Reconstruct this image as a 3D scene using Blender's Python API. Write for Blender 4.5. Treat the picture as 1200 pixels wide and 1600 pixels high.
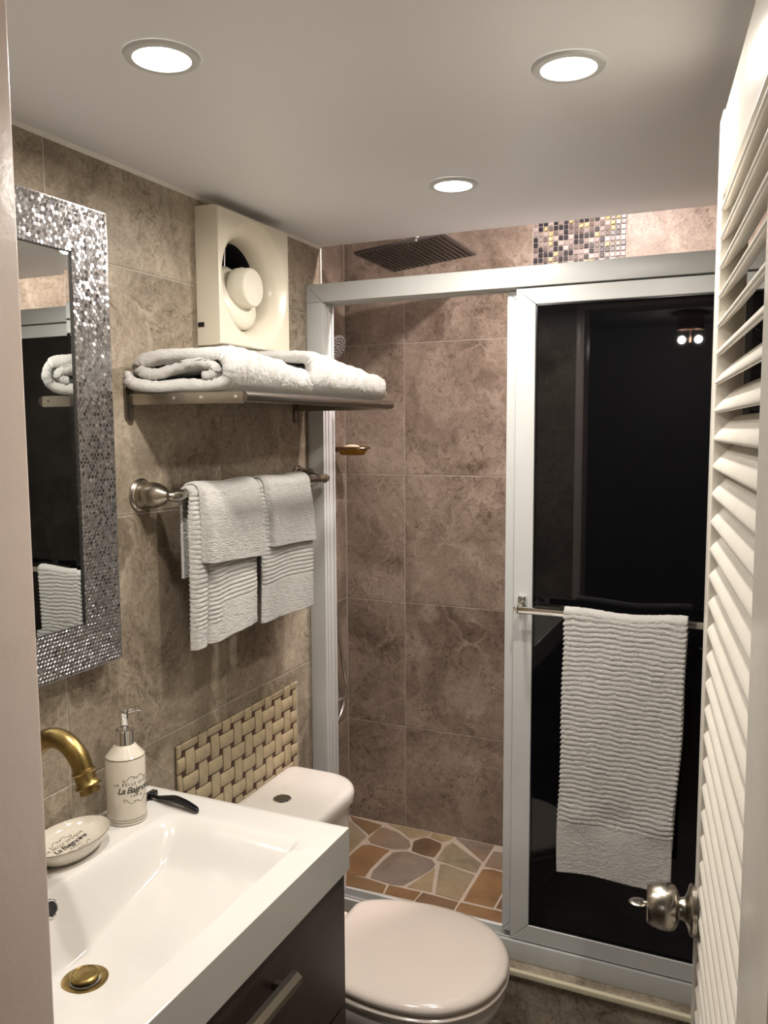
import bpy, bmesh, math, random
import numpy as np
from mathutils import Vector, Matrix

random.seed(7); np.random.seed(7)
for o in list(bpy.data.objects): bpy.data.objects.remove(o)
SC = bpy.context.scene
COL = SC.collection
PI = math.pi

# ------------------------------------------------------------------ camera
CAMLOC = Vector((1.05, 0.0, 1.53))
YAW, PITCH, ROLL, FPX = 24.15, -5.64, -0.31, 1300.0
def cam_axes():
    y, p, r = [math.radians(a) for a in (YAW, PITCH, ROLL)]
    f = Vector((-math.sin(y)*math.cos(p), math.cos(y)*math.cos(p), math.sin(p)))
    rt = Vector((math.cos(y), math.sin(y), 0)); up = rt.cross(f)
    return math.cos(r)*rt + math.sin(r)*up, -math.sin(r)*rt + math.cos(r)*up, f
rt, up, fw = cam_axes()
cd = bpy.data.cameras.new('camera'); cam = bpy.data.objects.new('camera', cd); COL.objects.link(cam)
cd.sensor_fit = 'AUTO'; cd.sensor_width = 36.0; cd.lens = 36.0*FPX/1600.0; cd.clip_start = 0.01
m = Matrix.Identity(4)
for i in range(3):
    m[i][0] = rt[i]; m[i][1] = up[i]; m[i][2] = -fw[i]; m[i][3] = CAMLOC[i]
cam.matrix_world = m
SC.camera = cam

# ------------------------------------------------------------------ world, view
w = bpy.data.worlds.new('world'); SC.world = w; w.use_nodes = True
w.node_tree.nodes['Background'].inputs[0].default_value = (0.02, 0.02, 0.022, 1)
w.node_tree.nodes['Background'].inputs[1].default_value = 1.0
SC.view_settings.view_transform = 'Standard'; SC.view_settings.look = 'None'
SC.view_settings.gamma = 1.0; SC.view_settings.exposure = 0.2
SC.view_settings.use_curve_mapping = False

LAMP_W = 5.3            # each ceiling downlight, watts
LAMP_COL = (1.0, 0.93, 0.84)
SHOWER_W = 16.0
SHOWER_COL = (1.0, 0.85, 0.80)

# ------------------------------------------------------------------ materials
MAT = {}
class NT:
    def __init__(s, name):
        s.m = bpy.data.materials.new(name); s.m.use_nodes = True
        s.t = s.m.node_tree; s.n = s.t.nodes; s.b = s.n['Principled BSDF']; MAT[name] = s.m
    def add(s, kind, **kw):
        nd = s.n.new(kind)
        for k, v in kw.items():
            if k in nd.inputs: nd.inputs[k].default_value = v
            else: setattr(nd, k, v)
        return nd
    def link(s, a, b): s.t.links.new(a, b)
    def set(s, **kw):
        for k, v in kw.items():
            k = k.replace('_', ' ')
            s.b.inputs[k].default_value = v
    def coords(s, rand=False):
        tc = s.add('ShaderNodeTexCoord')
        if not rand: return tc.outputs['Object']
        oi = s.add('ShaderNodeObjectInfo')
        mu = s.add('ShaderNodeVectorMath', operation='SCALE'); mu.inputs[0].default_value = (37, 71, 53)
        s.link(oi.outputs['Random'], mu.inputs['Scale'])
        ad = s.add('ShaderNodeVectorMath', operation='ADD')
        s.link(tc.outputs['Object'], ad.inputs[0]); s.link(mu.outputs[0], ad.inputs[1])
        return ad.outputs[0]
    def noise(s, co, scale, detail=6, rough=.6, dist=0):
        n = s.add('ShaderNodeTexNoise', Scale=scale, Detail=detail, Roughness=rough, Distortion=dist)
        s.link(co, n.inputs['Vector']); return n.outputs['Fac']
    def ramp(s, fac, stops):
        r = s.add('ShaderNodeValToRGB'); e = r.color_ramp.elements
        while len(e) < len(stops): e.new(.5)
        for el, (p, c) in zip(e, stops): el.position = p; el.color = (*c, 1) if len(c) == 3 else c
        s.link(fac, r.inputs['Fac']); return r.outputs['Color']
    def mix(s, fac, a, b, mode='MIX'):
        x = s.add('ShaderNodeMix', data_type='RGBA', blend_type=mode)
        for i, v in ((0, fac), (6, a), (7, b)):
            if hasattr(v, 'is_linked'): s.link(v, x.inputs[i])
            else: x.inputs[i].default_value = (v if i == 0 else (*v, 1))
        return x.outputs[2]
    def bump(s, h, strength=.3, dist=.002):
        b = s.add('ShaderNodeBump', Strength=strength, Distance=dist)
        s.link(h, b.inputs['Height']); s.link(b.outputs[0], s.b.inputs['Normal'])
    def color(s, c):
        if hasattr(c, 'is_linked'): s.link(c, s.b.inputs['Base Color'])
        else: s.b.inputs['Base Color'].default_value = (*c, 1)

def simple(name, col, rough=.5, metal=0., nscale=40., var=.06, bump=0., bdist=.001, **kw):
    t = NT(name); co = t.coords()
    f = t.noise(co, nscale, 4)
    lo = tuple(max(0, c*(1-var)) for c in col); hi = tuple(min(1, c*(1+var)) for c in col)
    t.color(t.ramp(f, [(.3, lo), (.7, hi)]))
    t.set(Roughness=rough, Metallic=metal, **kw)
    if bump: t.bump(f, bump, bdist)
    return t.m

def tile_mat(name, tint=(1, 1, 1)):
    t = NT(name); co = t.coords(True)
    wn = t.add('ShaderNodeTexNoise', Scale=5.0, Detail=5, Roughness=.6); t.link(co, wn.inputs['Vector'])
    sc = t.add('ShaderNodeVectorMath', operation='SCALE'); t.link(wn.outputs['Color'], sc.inputs[0]); sc.inputs['Scale'].default_value = .22
    wv = t.add('ShaderNodeVectorMath', operation='ADD'); t.link(co, wv.inputs[0]); t.link(sc.outputs[0], wv.inputs[1]); wco = wv.outputs[0]
    big = t.noise(wco, 4.2, 8, .66, .6)
    c1 = t.ramp(big, [(.30, (.150, .120, .092)), (.43, (.245, .208, .166)), (.55, (.335, .292, .240)), (.72, (.46, .41, .345))])
    fine = t.noise(co, 75, 9, .82, 1.4)
    c2 = t.mix(.9, c1, t.ramp(fine, [(.33, (.50, .47, .44)), (.48, (1, 1, 1)), (.66, (1.38, 1.35, 1.30))]), 'MULTIPLY')
    dots = t.noise(wco, 24, 10, .82, 2.0); msk = t.noise(co, 5.5, 3)
    dk = t.ramp(dots, [(.40, (.42, .36, .31)), (.50, (1, 1, 1))])
    c2 = t.mix(t.ramp(msk, [(.42, (.15, .15, .15)), (.58, (.95, .95, .95))]), c2, t.mix(1., c2, dk, 'MULTIPLY'))
    vo = t.add('ShaderNodeTexVoronoi', Scale=7.5, feature='DISTANCE_TO_EDGE'); t.link(wco, vo.inputs['Vector'])
    line = t.ramp(vo.outputs['Distance'], [(.0, (1, 1, 1)), (.022, (.55, .55, .55)), (.07, (0, 0, 0))])
    vm = t.mix(1., line, t.ramp(t.noise(co, 7, 5), [(.46, (0, 0, 0)), (.62, (.55, .55, .55))]), 'MULTIPLY')
    c3 = t.mix(vm, c2, (.50, .445, .375))
    c4 = t.mix(1.0, c3, tint, 'MULTIPLY')
    t.color(c4); t.set(Roughness=.40); t.b.inputs['Specular IOR Level'].default_value = .35
    t.bump(fine, .12, .001)
    return t.m
tile_mat('tile', (1.0, .98, .925)); tile_mat('tile_shower', (.86, .80, .78))  # tile_shower is the same tile with the shower light's pink cast in its tint
simple('grout', (.37, .34, .29), .9, nscale=120, bump=.3)
simple('wall_core', (.35, .32, .28), .9)
t = NT('ceiling_paint'); co = t.coords(); t.color((.74, .74, .75)); t.set(Roughness=.42); t.bump(t.noise(co, 9, 3), .12, .004)
t = NT('hall_paint'); co = t.coords(); t.color(t.ramp(t.noise(co, 3, 3), [(.3, (.40, .38, .36)), (.7, (.45, .43, .41))])); t.set(Roughness=.7)
t = NT('jamb_paint'); co = t.coords(); t.color(t.ramp(t.noise(co, 6, 3), [(.3, (.78, .66, .60)), (.7, (.84, .72, .66))])); t.set(Roughness=.28); t.bump(t.noise(co, 60, 4), .25, .0015)
t = NT('door_paint'); co = t.coords(); t.color(t.ramp(t.noise(co, 7, 4), [(.3, (.60, .565, .50)), (.7, (.67, .635, .57))])); t.set(Roughness=.26); t.bump(t.noise(co, 70, 4), .22, .0012)
simple('white_aluminium', (.54, .55, .545), .33, nscale=8, var=.03)
simple('white_resin', (.72, .70, .67), .12, nscale=6, var=.015, Coat_Weight=.3)
simple('ceramic', (.70, .665, .62), .1, nscale=5, var=.02, Coat_Weight=.5)
simple('cream_ceramic', (.66, .61, .52), .12, nscale=5, var=.02, Coat_Weight=.5)
simple('toilet_lid', (.74, .66, .60), .16, nscale=5, var=.02, Coat_Weight=.4)
simple('cream_plastic', (.68, .63, .52), .25, nscale=10, var=.03)
simple('ivory_plastic', (.70, .67, .57), .35, nscale=10, var=.02)
simple('dark_void', (.012, .012, .014), .5)  # near-black stands in for the shade deep in the duct and overflow hole
simple('black_plastic', (.006, .006, .008), .18, nscale=30)
simple('black_groove', (.02, .018, .016), .6)
t = NT('wenge'); co = t.coords(); mp = t.add('ShaderNodeMapping'); mp.inputs['Scale'].default_value = (3, 3, 120); t.link(co, mp.inputs[0])
f = t.noise(mp.outputs[0], 4, 5); t.color(t.ramp(f, [(.3, (.030, .019, .015)), (.7, (.062, .042, .034))])); t.set(Roughness=.38); t.bump(f, .1, .0005)
simple('brushed_nickel', (.42, .385, .33), .26, 1., nscale=300, var=.08)
simple('bronze_nickel', (.20, .175, .15), .3, 1., nscale=200, var=.1)
simple('chrome', (.80, .80, .80), .07, 1., nscale=20, var=.02)
simple('steel_plate', (.26, .255, .26), .30, 1., nscale=60, var=.06)
simple('copper', (.72, .46, .34), .34, 1., nscale=20)
t = NT('antique_brass'); co = t.coords(); f = t.noise(co, 60, 5); t.color(t.ramp(f, [(.3, (.24, .165, .06)), (.7, (.42, .31, .12))])); t.set(Roughness=.33, Metallic=1.)
simple('silver_frame', (.62, .61, .62), .2, 1., nscale=40, var=.05)
t = NT('silver_hex'); co = t.coords(); v = t.add('ShaderNodeTexVoronoi', Scale=130.); t.link(co, v.inputs['Vector'])
t.color(t.ramp(v.outputs['Distance'], [(0, (.56, .555, .57)), (1, (.40, .395, .41))])); t.set(Roughness=.22, Metallic=1.)
t = NT('mirror_glass'); t.color((.80, .83, .82)); t.set(Roughness=.0, Metallic=1.)
# tinted glass: a dark coated pane, a few percent see-through
t = NT('tinted_glass'); t.color((.003, .003, .004)); t.set(Roughness=.015); t.b.inputs['Specular IOR Level'].default_value = .5
tr = t.add('ShaderNodeBsdfTransparent'); tr.inputs[0].default_value = (1, 1, 1, 1)
mx = t.add('ShaderNodeMixShader'); mx.inputs[0].default_value = .045
out = t.n['Material Output']
t.link(t.b.outputs[0], mx.inputs[1]); t.link(tr.outputs[0], mx.inputs[2]); t.link(mx.outputs[0], out.inputs[0])
# terry cloth
def terry(name, col):
    t = NT(name); co = t.coords()
    f = t.noise(co, 260, 5, .8); g = t.noise(co, 60, 4)
    t.color(t.ramp(g, [(.3, tuple(c*.93 for c in col)), (.7, col)]))
    t.set(Roughness=.95); t.b.inputs['Sheen Weight'].default_value = .35; t.b.inputs['Specular IOR Level'].default_value = .1
    t.bump(f, 1.0, .006)
terry('terry', (.82, .80, .765))
simple('weave_strip', (.41, .335, .215), .55, nscale=30, var=.14, bump=.1)
simple('weave_ground', (.075, .058, .042), .9)
simple('weave_node', (.09, .03, .022), .6)
simple('white_caulk', (.68, .66, .62), .6)
simple('pale_trim', (.64, .59, .43), .4, nscale=20)
for nm, c in (('stone_brown', (.27, .155, .075)), ('stone_grey', (.27, .22, .18)), ('stone_sand', (.40, .31, .19)),
              ('stone_green', (.33, .275, .185)), ('stone_umber', (.19, .12, .07))):
    c = tuple(k*.84 for k in c); t = NT(nm); co = t.coords(True); f = t.noise(co, 9, 7, .65, .6); g = t.noise(co, 3, 3)
    a = t.ramp(f, [(.28, tuple(k*.6 for k in c)), (.5, c), (.75, tuple(k*1.3 for k in c))])
    t.color(t.mix(t.ramp(g, [(.45, (0, 0, 0)), (.7, (.5, .5, .5))]), a, (.36, .22, .10))); t.set(Roughness=.4); t.bump(f, .15, .002)
simple('stone_joint', (.47, .40, .32), .8, nscale=60)
simple('floor_tile', (.17, .15, .14), .4, nscale=12, var=.3)
for i, (c, r, mt) in enumerate([((.035, .032, .04), .12, 0), ((.16, .13, .12), .12, 0), ((.30, .25, .24), .15, 0), ((.45, .39, .37), .15, 0), ((.62, .48, .26), .2, 1.)]):
    simple('mosaic_%d' % i, c, r, mt, nscale=260, var=.3 if i < 4 else .5, bump=0. if i < 4 else .9, bdist=.003)
simple('amber_glass', (.55, .30, .02), .05, nscale=30, Transmission_Weight=.75)
simple('soap', (.85, .74, .55), .45)
simple('ink', (.035, .032, .03), .6)
simple('ink_light', (.18, .165, .14), .6)
simple('gold_line', (.20, .17, .12), .35)
simple('wood_floor', (.12, .08, .05), .45, nscale=8, var=.3)
def emit(name, col, s):
    t = NT(name); t.color((.8, .8, .8)); t.b.inputs['Emission Color'].default_value = (*col, 1); t.b.inputs['Emission Strength'].default_value = s
emit('lamp_lens', (1.0, .96, .90), 9.0); emit('bulb', (1, .95, .88), 170.0)

# ------------------------------------------------------------------ mesh helpers
def finish(o, name, mat, parent, off):
    o.name = name
    COL.objects.link(o)
    if parent is not None: o.parent = parent
    return o
class B:
    """collects shapes; build() links them as one mesh object"""
    def __init__(s): s.bm = bmesh.new()
    def box(s, lo, hi, bev=0., seg=2, M=None):
        bm2 = bmesh.new(); bmesh.ops.create_cube(bm2, size=1)
        lo, hi = Vector(lo), Vector(hi); c = (lo+hi)/2; d = hi-lo
        for v in bm2.verts: v.co = Vector((v.co.x*d.x, v.co.y*d.y, v.co.z*d.z)) + c
        if bev: bmesh.ops.bevel(bm2, geom=bm2.edges[:], offset=bev, segments=seg, profile=.6, affect='EDGES')
        return s._merge(bm2, M)
    def _merge(s, bm2, M=None):
        if M is not None: bmesh.ops.transform(bm2, matrix=M, verts=bm2.verts)
        me = bpy.data.meshes.new('tmp'); bm2.to_mesh(me); bm2.free(); s.bm.from_mesh(me); bpy.data.meshes.remove(me); return s
    def raw(s, verts, faces):
        vs = [s.bm.verts.new(v) for v in verts]
        for f in faces:
            try: s.bm.faces.new([vs[i] for i in f])
            except ValueError: pass
        return s
    def lathe(s, prof, org, axis=(0, 0, 1), n=32, sx=1., sy=1., cap=True):
        axis = Vector(axis).normalized(); q = Vector((0, 0, 1)).rotation_difference(axis).to_matrix(); org = Vector(org)
        vs, fs = [], []
        for r, h in prof:
            for k in range(n):
                a = 2*PI*k/n; vs.append(org + q @ Vector((r*math.cos(a)*sx, r*math.sin(a)*sy, h)))
        for i in range(len(prof)-1):
            for k in range(n):
                k2 = (k+1) % n; fs.append((i*n+k, i*n+k2, (i+1)*n+k2, (i+1)*n+k))
        if cap:
            fs.append(tuple(range(n-1, -1, -1))); fs.append(tuple((len(prof)-1)*n+k for k in range(n)))
        return s.raw(vs, fs)
    def cyl(s, p0, p1, r0, r1=None, n=20):
        p0, p1 = Vector(p0), Vector(p1); r1 = r0 if r1 is None else r1
        return s.lathe([(r0, 0), (r1, (p1-p0).length)], p0, p1-p0, n)
    def tube(s, path, r, n=12, closed=False):
        P = [Vector(p) for p in path]; N = len(P); R = r if isinstance(r, (list, tuple)) else [r]*N
        vs, fs = [], []; ref = None
        for i in range(N):
            a = P[(i-1) % N] if (closed or i > 0) else P[i]; b = P[(i+1) % N] if (closed or i < N-1) else P[i]
            t = (b-a).normalized()
            if ref is None: ref = Vector((0, 0, 1)) if abs(t.z) < .9 else Vector((1, 0, 0))
            x = (ref - t*ref.dot(t)).normalized(); y = t.cross(x); ref = x
            for k in range(n):
                an = 2*PI*k/n; vs.append(P[i] + (x*math.cos(an) + y*math.sin(an))*R[i])
        for i in range(N if closed else N-1):
            j = (i+1) % N
            for k in range(n):
                k2 = (k+1) % n; fs.append((i*n+k, i*n+k2, j*n+k2, j*n+k))
        if not closed: fs.append(tuple(range(n-1, -1, -1))); fs.append(tuple((N-1)*n+k for k in range(n)))
        return s.raw(vs, fs)
    def sphere(s, c, r, sc=(1, 1, 1), u=20, v=12):
        bm2 = bmesh.new(); bmesh.ops.create_uvsphere(bm2, u_segments=u, v_segments=v, radius=r)
        return s._merge(bm2, Matrix.Translation(c) @ Matrix.Diagonal((*sc, 1)))
    def prism(s, poly, z0, z1, bev=0., ax='z', seg=2):
        """poly: list of 2D points; ax names the extrusion axis ('z': xy, 'y': xz, 'x': yz)"""
        bm2 = bmesh.new()
        def P(a, b, c): return {'z': (a, b, c), 'y': (a, c, b), 'x': (c, a, b)}[ax]
        lo = [bm2.verts.new(P(a, b, z0)) for a, b in poly]; hi = [bm2.verts.new(P(a, b, z1)) for a, b in poly]
        n = len(poly); bm2.faces.new(lo); bm2.faces.new(hi)
        for i in range(n): bm2.faces.new((lo[i], lo[(i+1) % n], hi[(i+1) % n], hi[i]))
        bmesh.ops.recalc_face_normals(bm2, faces=bm2.faces)
        if bev:
            hs = set(hi)
            bmesh.ops.bevel(bm2, geom=[e for e in bm2.edges if e.verts[0] in hs and e.verts[1] in hs], offset=bev, segments=seg, profile=.6, affect='EDGES')
        return s._merge(bm2)
    def rings(s, rings, cap=True):
        """rings: list of equal-length closed loops of 3D points"""
        n = len(rings[0]); vs = [p for r in rings for p in r]; fs = []
        for i in range(len(rings)-1):
            for k in range(n):
                k2 = (k+1) % n; fs.append((i*n+k, i*n+k2, (i+1)*n+k2, (i+1)*n+k))
        if cap == 'strip':
            o = (len(rings)-1)*n
            for k in range(n//2-1):
                fs.append((k, k+1, n-2-k, n-1-k)); fs.append((o+k, o+n-1-k, o+n-2-k, o+k+1))
        elif cap: fs.append(tuple(range(n-1, -1, -1))); fs.append(tuple((len(rings)-1)*n+k for k in range(n)))
        return s.raw(vs, fs)
    def thick(s, P, t):
        """a sheet given by a grid of points P[nu][nv][3], thickened by t both ways together"""
        P = np.asarray(P, float); du = np.gradient(P, axis=0); dv = np.gradient(P, axis=1)
        N = np.cross(du, dv); N /= (np.linalg.norm(N, axis=2, keepdims=True)+1e-12)
        nu, nv = P.shape[:2]; A = P + N*(t/2+np.random.normal(0, .00045, (nu, nv, 1))); Bk = P - N*(t/2+np.random.normal(0, .00045, (nu, nv, 1)))
        vs = [tuple(p) for p in A.reshape(-1, 3)] + [tuple(p) for p in Bk.reshape(-1, 3)]; o = nu*nv; fs = []
        for i in range(nu-1):
            for j in range(nv-1):
                a = i*nv+j; fs.append((a, a+nv, a+nv+1, a+1)); fs.append((o+a, o+a+1, o+a+nv+1, o+a+nv))
        for i in range(nu-1):
            a = i*nv; fs.append((a, o+a, o+a+nv, a+nv)); a = i*nv+nv-1; fs.append((a, a+nv, o+a+nv, o+a))
        for j in range(nv-1):
            fs.append((j, j+1, o+j+1, o+j)); a = (nu-1)*nv+j; fs.append((a, o+a, o+a+1, a+1))
        return s.raw(vs, fs)
    def mesh(s, mat, smooth=False, shift=(0, 0, 0)):
        bmesh.ops.recalc_face_normals(s.bm, faces=s.bm.faces)
        me = bpy.data.meshes.new('mesh')
        sh = Vector(shift)
        if sh.length: bmesh.ops.translate(s.bm, vec=-sh, verts=s.bm.verts)
        s.bm.to_mesh(me); s.bm.free(); me.materials.append(MAT[mat])
        if smooth:
            me.polygons.foreach_set('use_smooth', [True]*len(me.polygons))
            if smooth is not True:
                try: me.set_sharp_from_angle(angle=math.radians(smooth))
                except Exception: pass
        return me
    def build(s, name, mat, parent=None, smooth=38, origin=None):
        """world-space shapes; a child's origin is its root's origin (roots are not turned)"""
        sh = Vector((0, 0, 0))
        if parent is not None:
            p = parent
            while p is not None: sh += p.location; p = p.parent
            o = bpy.data.objects.new(name, s.mesh(mat, smooth, sh)); COL.objects.link(o); o.parent = parent
        else:
            if origin is None:
                xs = [v.co for v in s.bm.verts]
                origin = (sum(v.x for v in xs)/len(xs), sum(v.y for v in xs)/len(xs), min(v.z for v in xs))
            sh = Vector(origin); o = bpy.data.objects.new(name, s.mesh(mat, smooth, sh)); COL.objects.link(o); o.location = sh
        return o
    def local(s, name, mat, parent, smooth=38):
        o = bpy.data.objects.new(name, s.mesh(mat, smooth)); COL.objects.link(o); o.parent = parent; return o
def tag(o, label=None, cat=None, group=None, kind=None):
    for k, v in (('label', label), ('category', cat), ('group', group), ('kind', kind)):
        if v: o[k] = v
    return o
def root(name, loc, label, cat, group=None, rz=0., kind=None):
    o = bpy.data.objects.new(name, None); COL.objects.link(o); o.location = loc; o.rotation_euler = (0, 0, rz)
    o.empty_display_size = .05
    return tag(o, label, cat, group, kind)
def copy_child(src, parent, loc=None):
    c = src.copy(); COL.objects.link(c); c.parent = parent
    if loc is not None: c.location = loc
    return c
def smoothstep(a, b, x):
    t = np.clip((x-a)/(b-a), 0, 1); return t*t*(3-2*t)
def catmull(P, k=6):
    P = [Vector(p) for p in P]; out = []
    for i in range(len(P)-1):
        a = P[max(i-1, 0)]; b = P[i]; c = P[i+1]; d = P[min(i+2, len(P)-1)]
        for j in range(k):
            t = j/k
            out.append(.5*((2*b)+(c-a)*t+(2*a-5*b+4*c-d)*t*t+(3*b-a-3*c+d)*t**3))
    out.append(P[-1]); return out

# ------------------------------------------------------------------ room dimensions (metres)
ROOM_X = 1.16; FRONT_Y = .56; CEIL = 2.0; EDGE_Y = 1.945; BACK_Y = 2.64; SH_X = -.28; SH_CEIL = 2.34; SH_FLOOR = .115
DOOR_L = .4425; DOOR_R = 1.078
ZJ = [.038, .484, .93, 1.376, 1.822]

def struct(o, label, cat): return tag(o, label, cat, kind='structure')
TILE_T = .004; GAP = .0024
def tiles_on(wall, axis, face, sign, us, vs, mat, cut=()):
    """one object per tile on a wall: axis 'x' or 'y' is the wall's normal, face its plane, sign the side it faces"""
    cache = {}
    for i in range(len(us)-1):
        for j in range(len(vs)-1):
            du, dv = us[i+1]-us[i]-GAP, vs[j+1]-vs[j]-GAP
            if du < .01 or dv < .01: continue
            uc, vc = (us[i]+us[i+1])/2, (vs[j]+vs[j+1])/2
            key = (round(du, 4), round(dv, 4))
            if key not in cache:
                b = B()
                if axis == 'x': b.box((-TILE_T/2, -du/2, -dv/2), (TILE_T/2, du/2, dv/2), .0012, 1)
                else: b.box((-du/2, -TILE_T/2, -dv/2), (du/2, TILE_T/2, dv/2), .0012, 1)
                cache[key] = b.mesh(mat)
            o = bpy.data.objects.new('wall_tile', cache[key]); COL.objects.link(o); o.parent = wall
            p = Vector((face-sign*TILE_T/2, uc, vc)) if axis == 'x' else Vector((uc, face-sign*TILE_T/2, vc))
            o.location = p - wall.location
# left wall of the room
GR = TILE_T - .0015
wl = struct(B().box((-.40, FRONT_Y, 0), (-.0011, EDGE_Y-.001, CEIL+.34)).build('wall_left', 'grout'), 'left bathroom wall clad in large mottled stone-look tiles', 'wall')
tiles_on(wl, 'x', 0., 1, [FRONT_Y, .573, 1.03, 1.487, EDGE_Y-.001], [0.0]+ZJ+[CEIL], 'tile')
# wall of the shower recess on the left
ws = struct(B().box((-.40, EDGE_Y-.001, 0), (SH_X-.0011, BACK_Y, SH_CEIL)).build('wall_shower_left', 'grout'), 'tiled left wall of the shower recess', 'wall')
tiles_on(ws, 'x', SH_X, 1, [EDGE_Y, 2.19, BACK_Y-TILE_T], ZJ+[2.268, SH_CEIL], 'tile_shower')
we = struct(B().box((SH_X+.001, EDGE_Y-.0009, SH_FLOOR), (-.001, EDGE_Y+.004, SH_CEIL)).build('wall_shower_return', 'tile_shower'), 'tiled return of the shower recess beside the white frame', 'wall')
# back wall
MX0, MX1 = .385, .668
wb = struct(B().box((-.40, BACK_Y+.0011, 0), (ROOM_X+.12, BACK_Y+.12, SH_CEIL)).build('wall_back', 'grout'), 'back shower wall of mottled tiles with a glass mosaic stripe', 'wall')
tiles_on(wb, 'y', BACK_Y, -1, [SH_X, -.055, .383], ZJ[:1]+ZJ[1:]+[2.268, SH_CEIL], 'tile_shower')
tiles_on(wb, 'y', BACK_Y, -1, [.670, 1.125, ROOM_X-TILE_T], ZJ+[2.268, SH_CEIL], 'tile_shower')
# mosaic stripe: pieces that show above the shower frame are single tiles, the rest one part
NC = 18; MP = (MX1-MX0)/NC; cm = {}
def mos_pick():
    return random.choices(range(5), (26, 24, 22, 14, 14))[0]
def mos_mesh(i):
    if i not in cm:
        b = B(); h = MP/2-.0011; b.box((-h, -.003, -h), (h, .003, h), .0012, 1); cm[i] = b.mesh('mosaic_%d' % i)
    return cm[i]
zrow = 2.0
for r in range(15):
    for c in range(NC):
        o = bpy.data.objects.new('mosaic_tile', mos_mesh(mos_pick())); COL.objects.link(o); o.parent = wb
        o.location = Vector((MX0+(c+.5)*MP, BACK_Y+.0005+random.uniform(-.0005, .0005), zrow+(r+.5)*MP)) - wb.location
        o.rotation_euler = (random.uniform(-.03, .03), 0, random.uniform(-.03, .03))
low = {i: B() for i in range(5)}
nr = int((zrow-SH_FLOOR)/MP)
for r in range(nr):
    for c in range(NC):
        x = MX0+(c+.5)*MP; z = zrow-(r+.5)*MP; h = MP/2-.0011
        low[mos_pick()].box((x-h, BACK_Y-.0025, z-h), (x+h, BACK_Y+.0035, z+h))
for i in range(5):
    tag(low[i].build('mosaic_tiles', 'mosaic_%d' % i, wb), kind='stuff')
# right wall
wr = struct(B().box((ROOM_X+.0011, FRONT_Y, 0), (ROOM_X+.12, BACK_Y+.0011, SH_CEIL)).build('wall_right', 'grout'), 'tiled right wall beside the louvred door', 'wall')
tiles_on(wr, 'x', ROOM_X, -1, [FRONT_Y, .573, 1.03, 1.487, EDGE_Y, 2.19, BACK_Y-TILE_T], [0.0]+ZJ+[2.268, SH_CEIL], 'tile')
# front wall with the doorway (the camera stands in the hall)
b = B()
b.box((-.40, .43, 0), (DOOR_L-.03, FRONT_Y, 2.34)); b.box((DOOR_R+.03, .43, 0), (2.0, FRONT_Y, 2.34)); b.box((DOOR_L-.03, .43, 1.99), (DOOR_R+.03, FRONT_Y, 2.34))
struct(b.build('wall_front', 'tile'), 'tiled wall with the doorway to the hall', 'wall')
# ceilings
b = B().box((0, FRONT_Y, CEIL), (ROOM_X, EDGE_Y, CEIL+.34))
struct(b.build('ceiling', 'ceiling_paint'), 'smooth white dropped ceiling with round downlights', 'ceiling')
struct(B().box((-.40, EDGE_Y, SH_CEIL), (ROOM_X+.12, BACK_Y+.12, SH_CEIL+.06)).build('ceiling_shower', 'ceiling_paint'), 'higher white ceiling over the shower', 'ceiling')
b = B().prism([(.0003, CEIL-.0003), (.009, CEIL-.0003), (.0003, CEIL-.006)], FRONT_Y+.001, EDGE_Y-.002, ax='y')
struct(b.build('trim_1', 'white_caulk'), 'pale caulk bead where left wall meets the ceiling', 'trim')
b = B().box((-.0008, EDGE_Y-.003, 1.90), (.0035, EDGE_Y+.0035, CEIL-.001), .001, 1)
struct(b.build('trim_2', 'white_caulk'), 'pale edge strip at the end of the left wall above the shower frame', 'trim')
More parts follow.
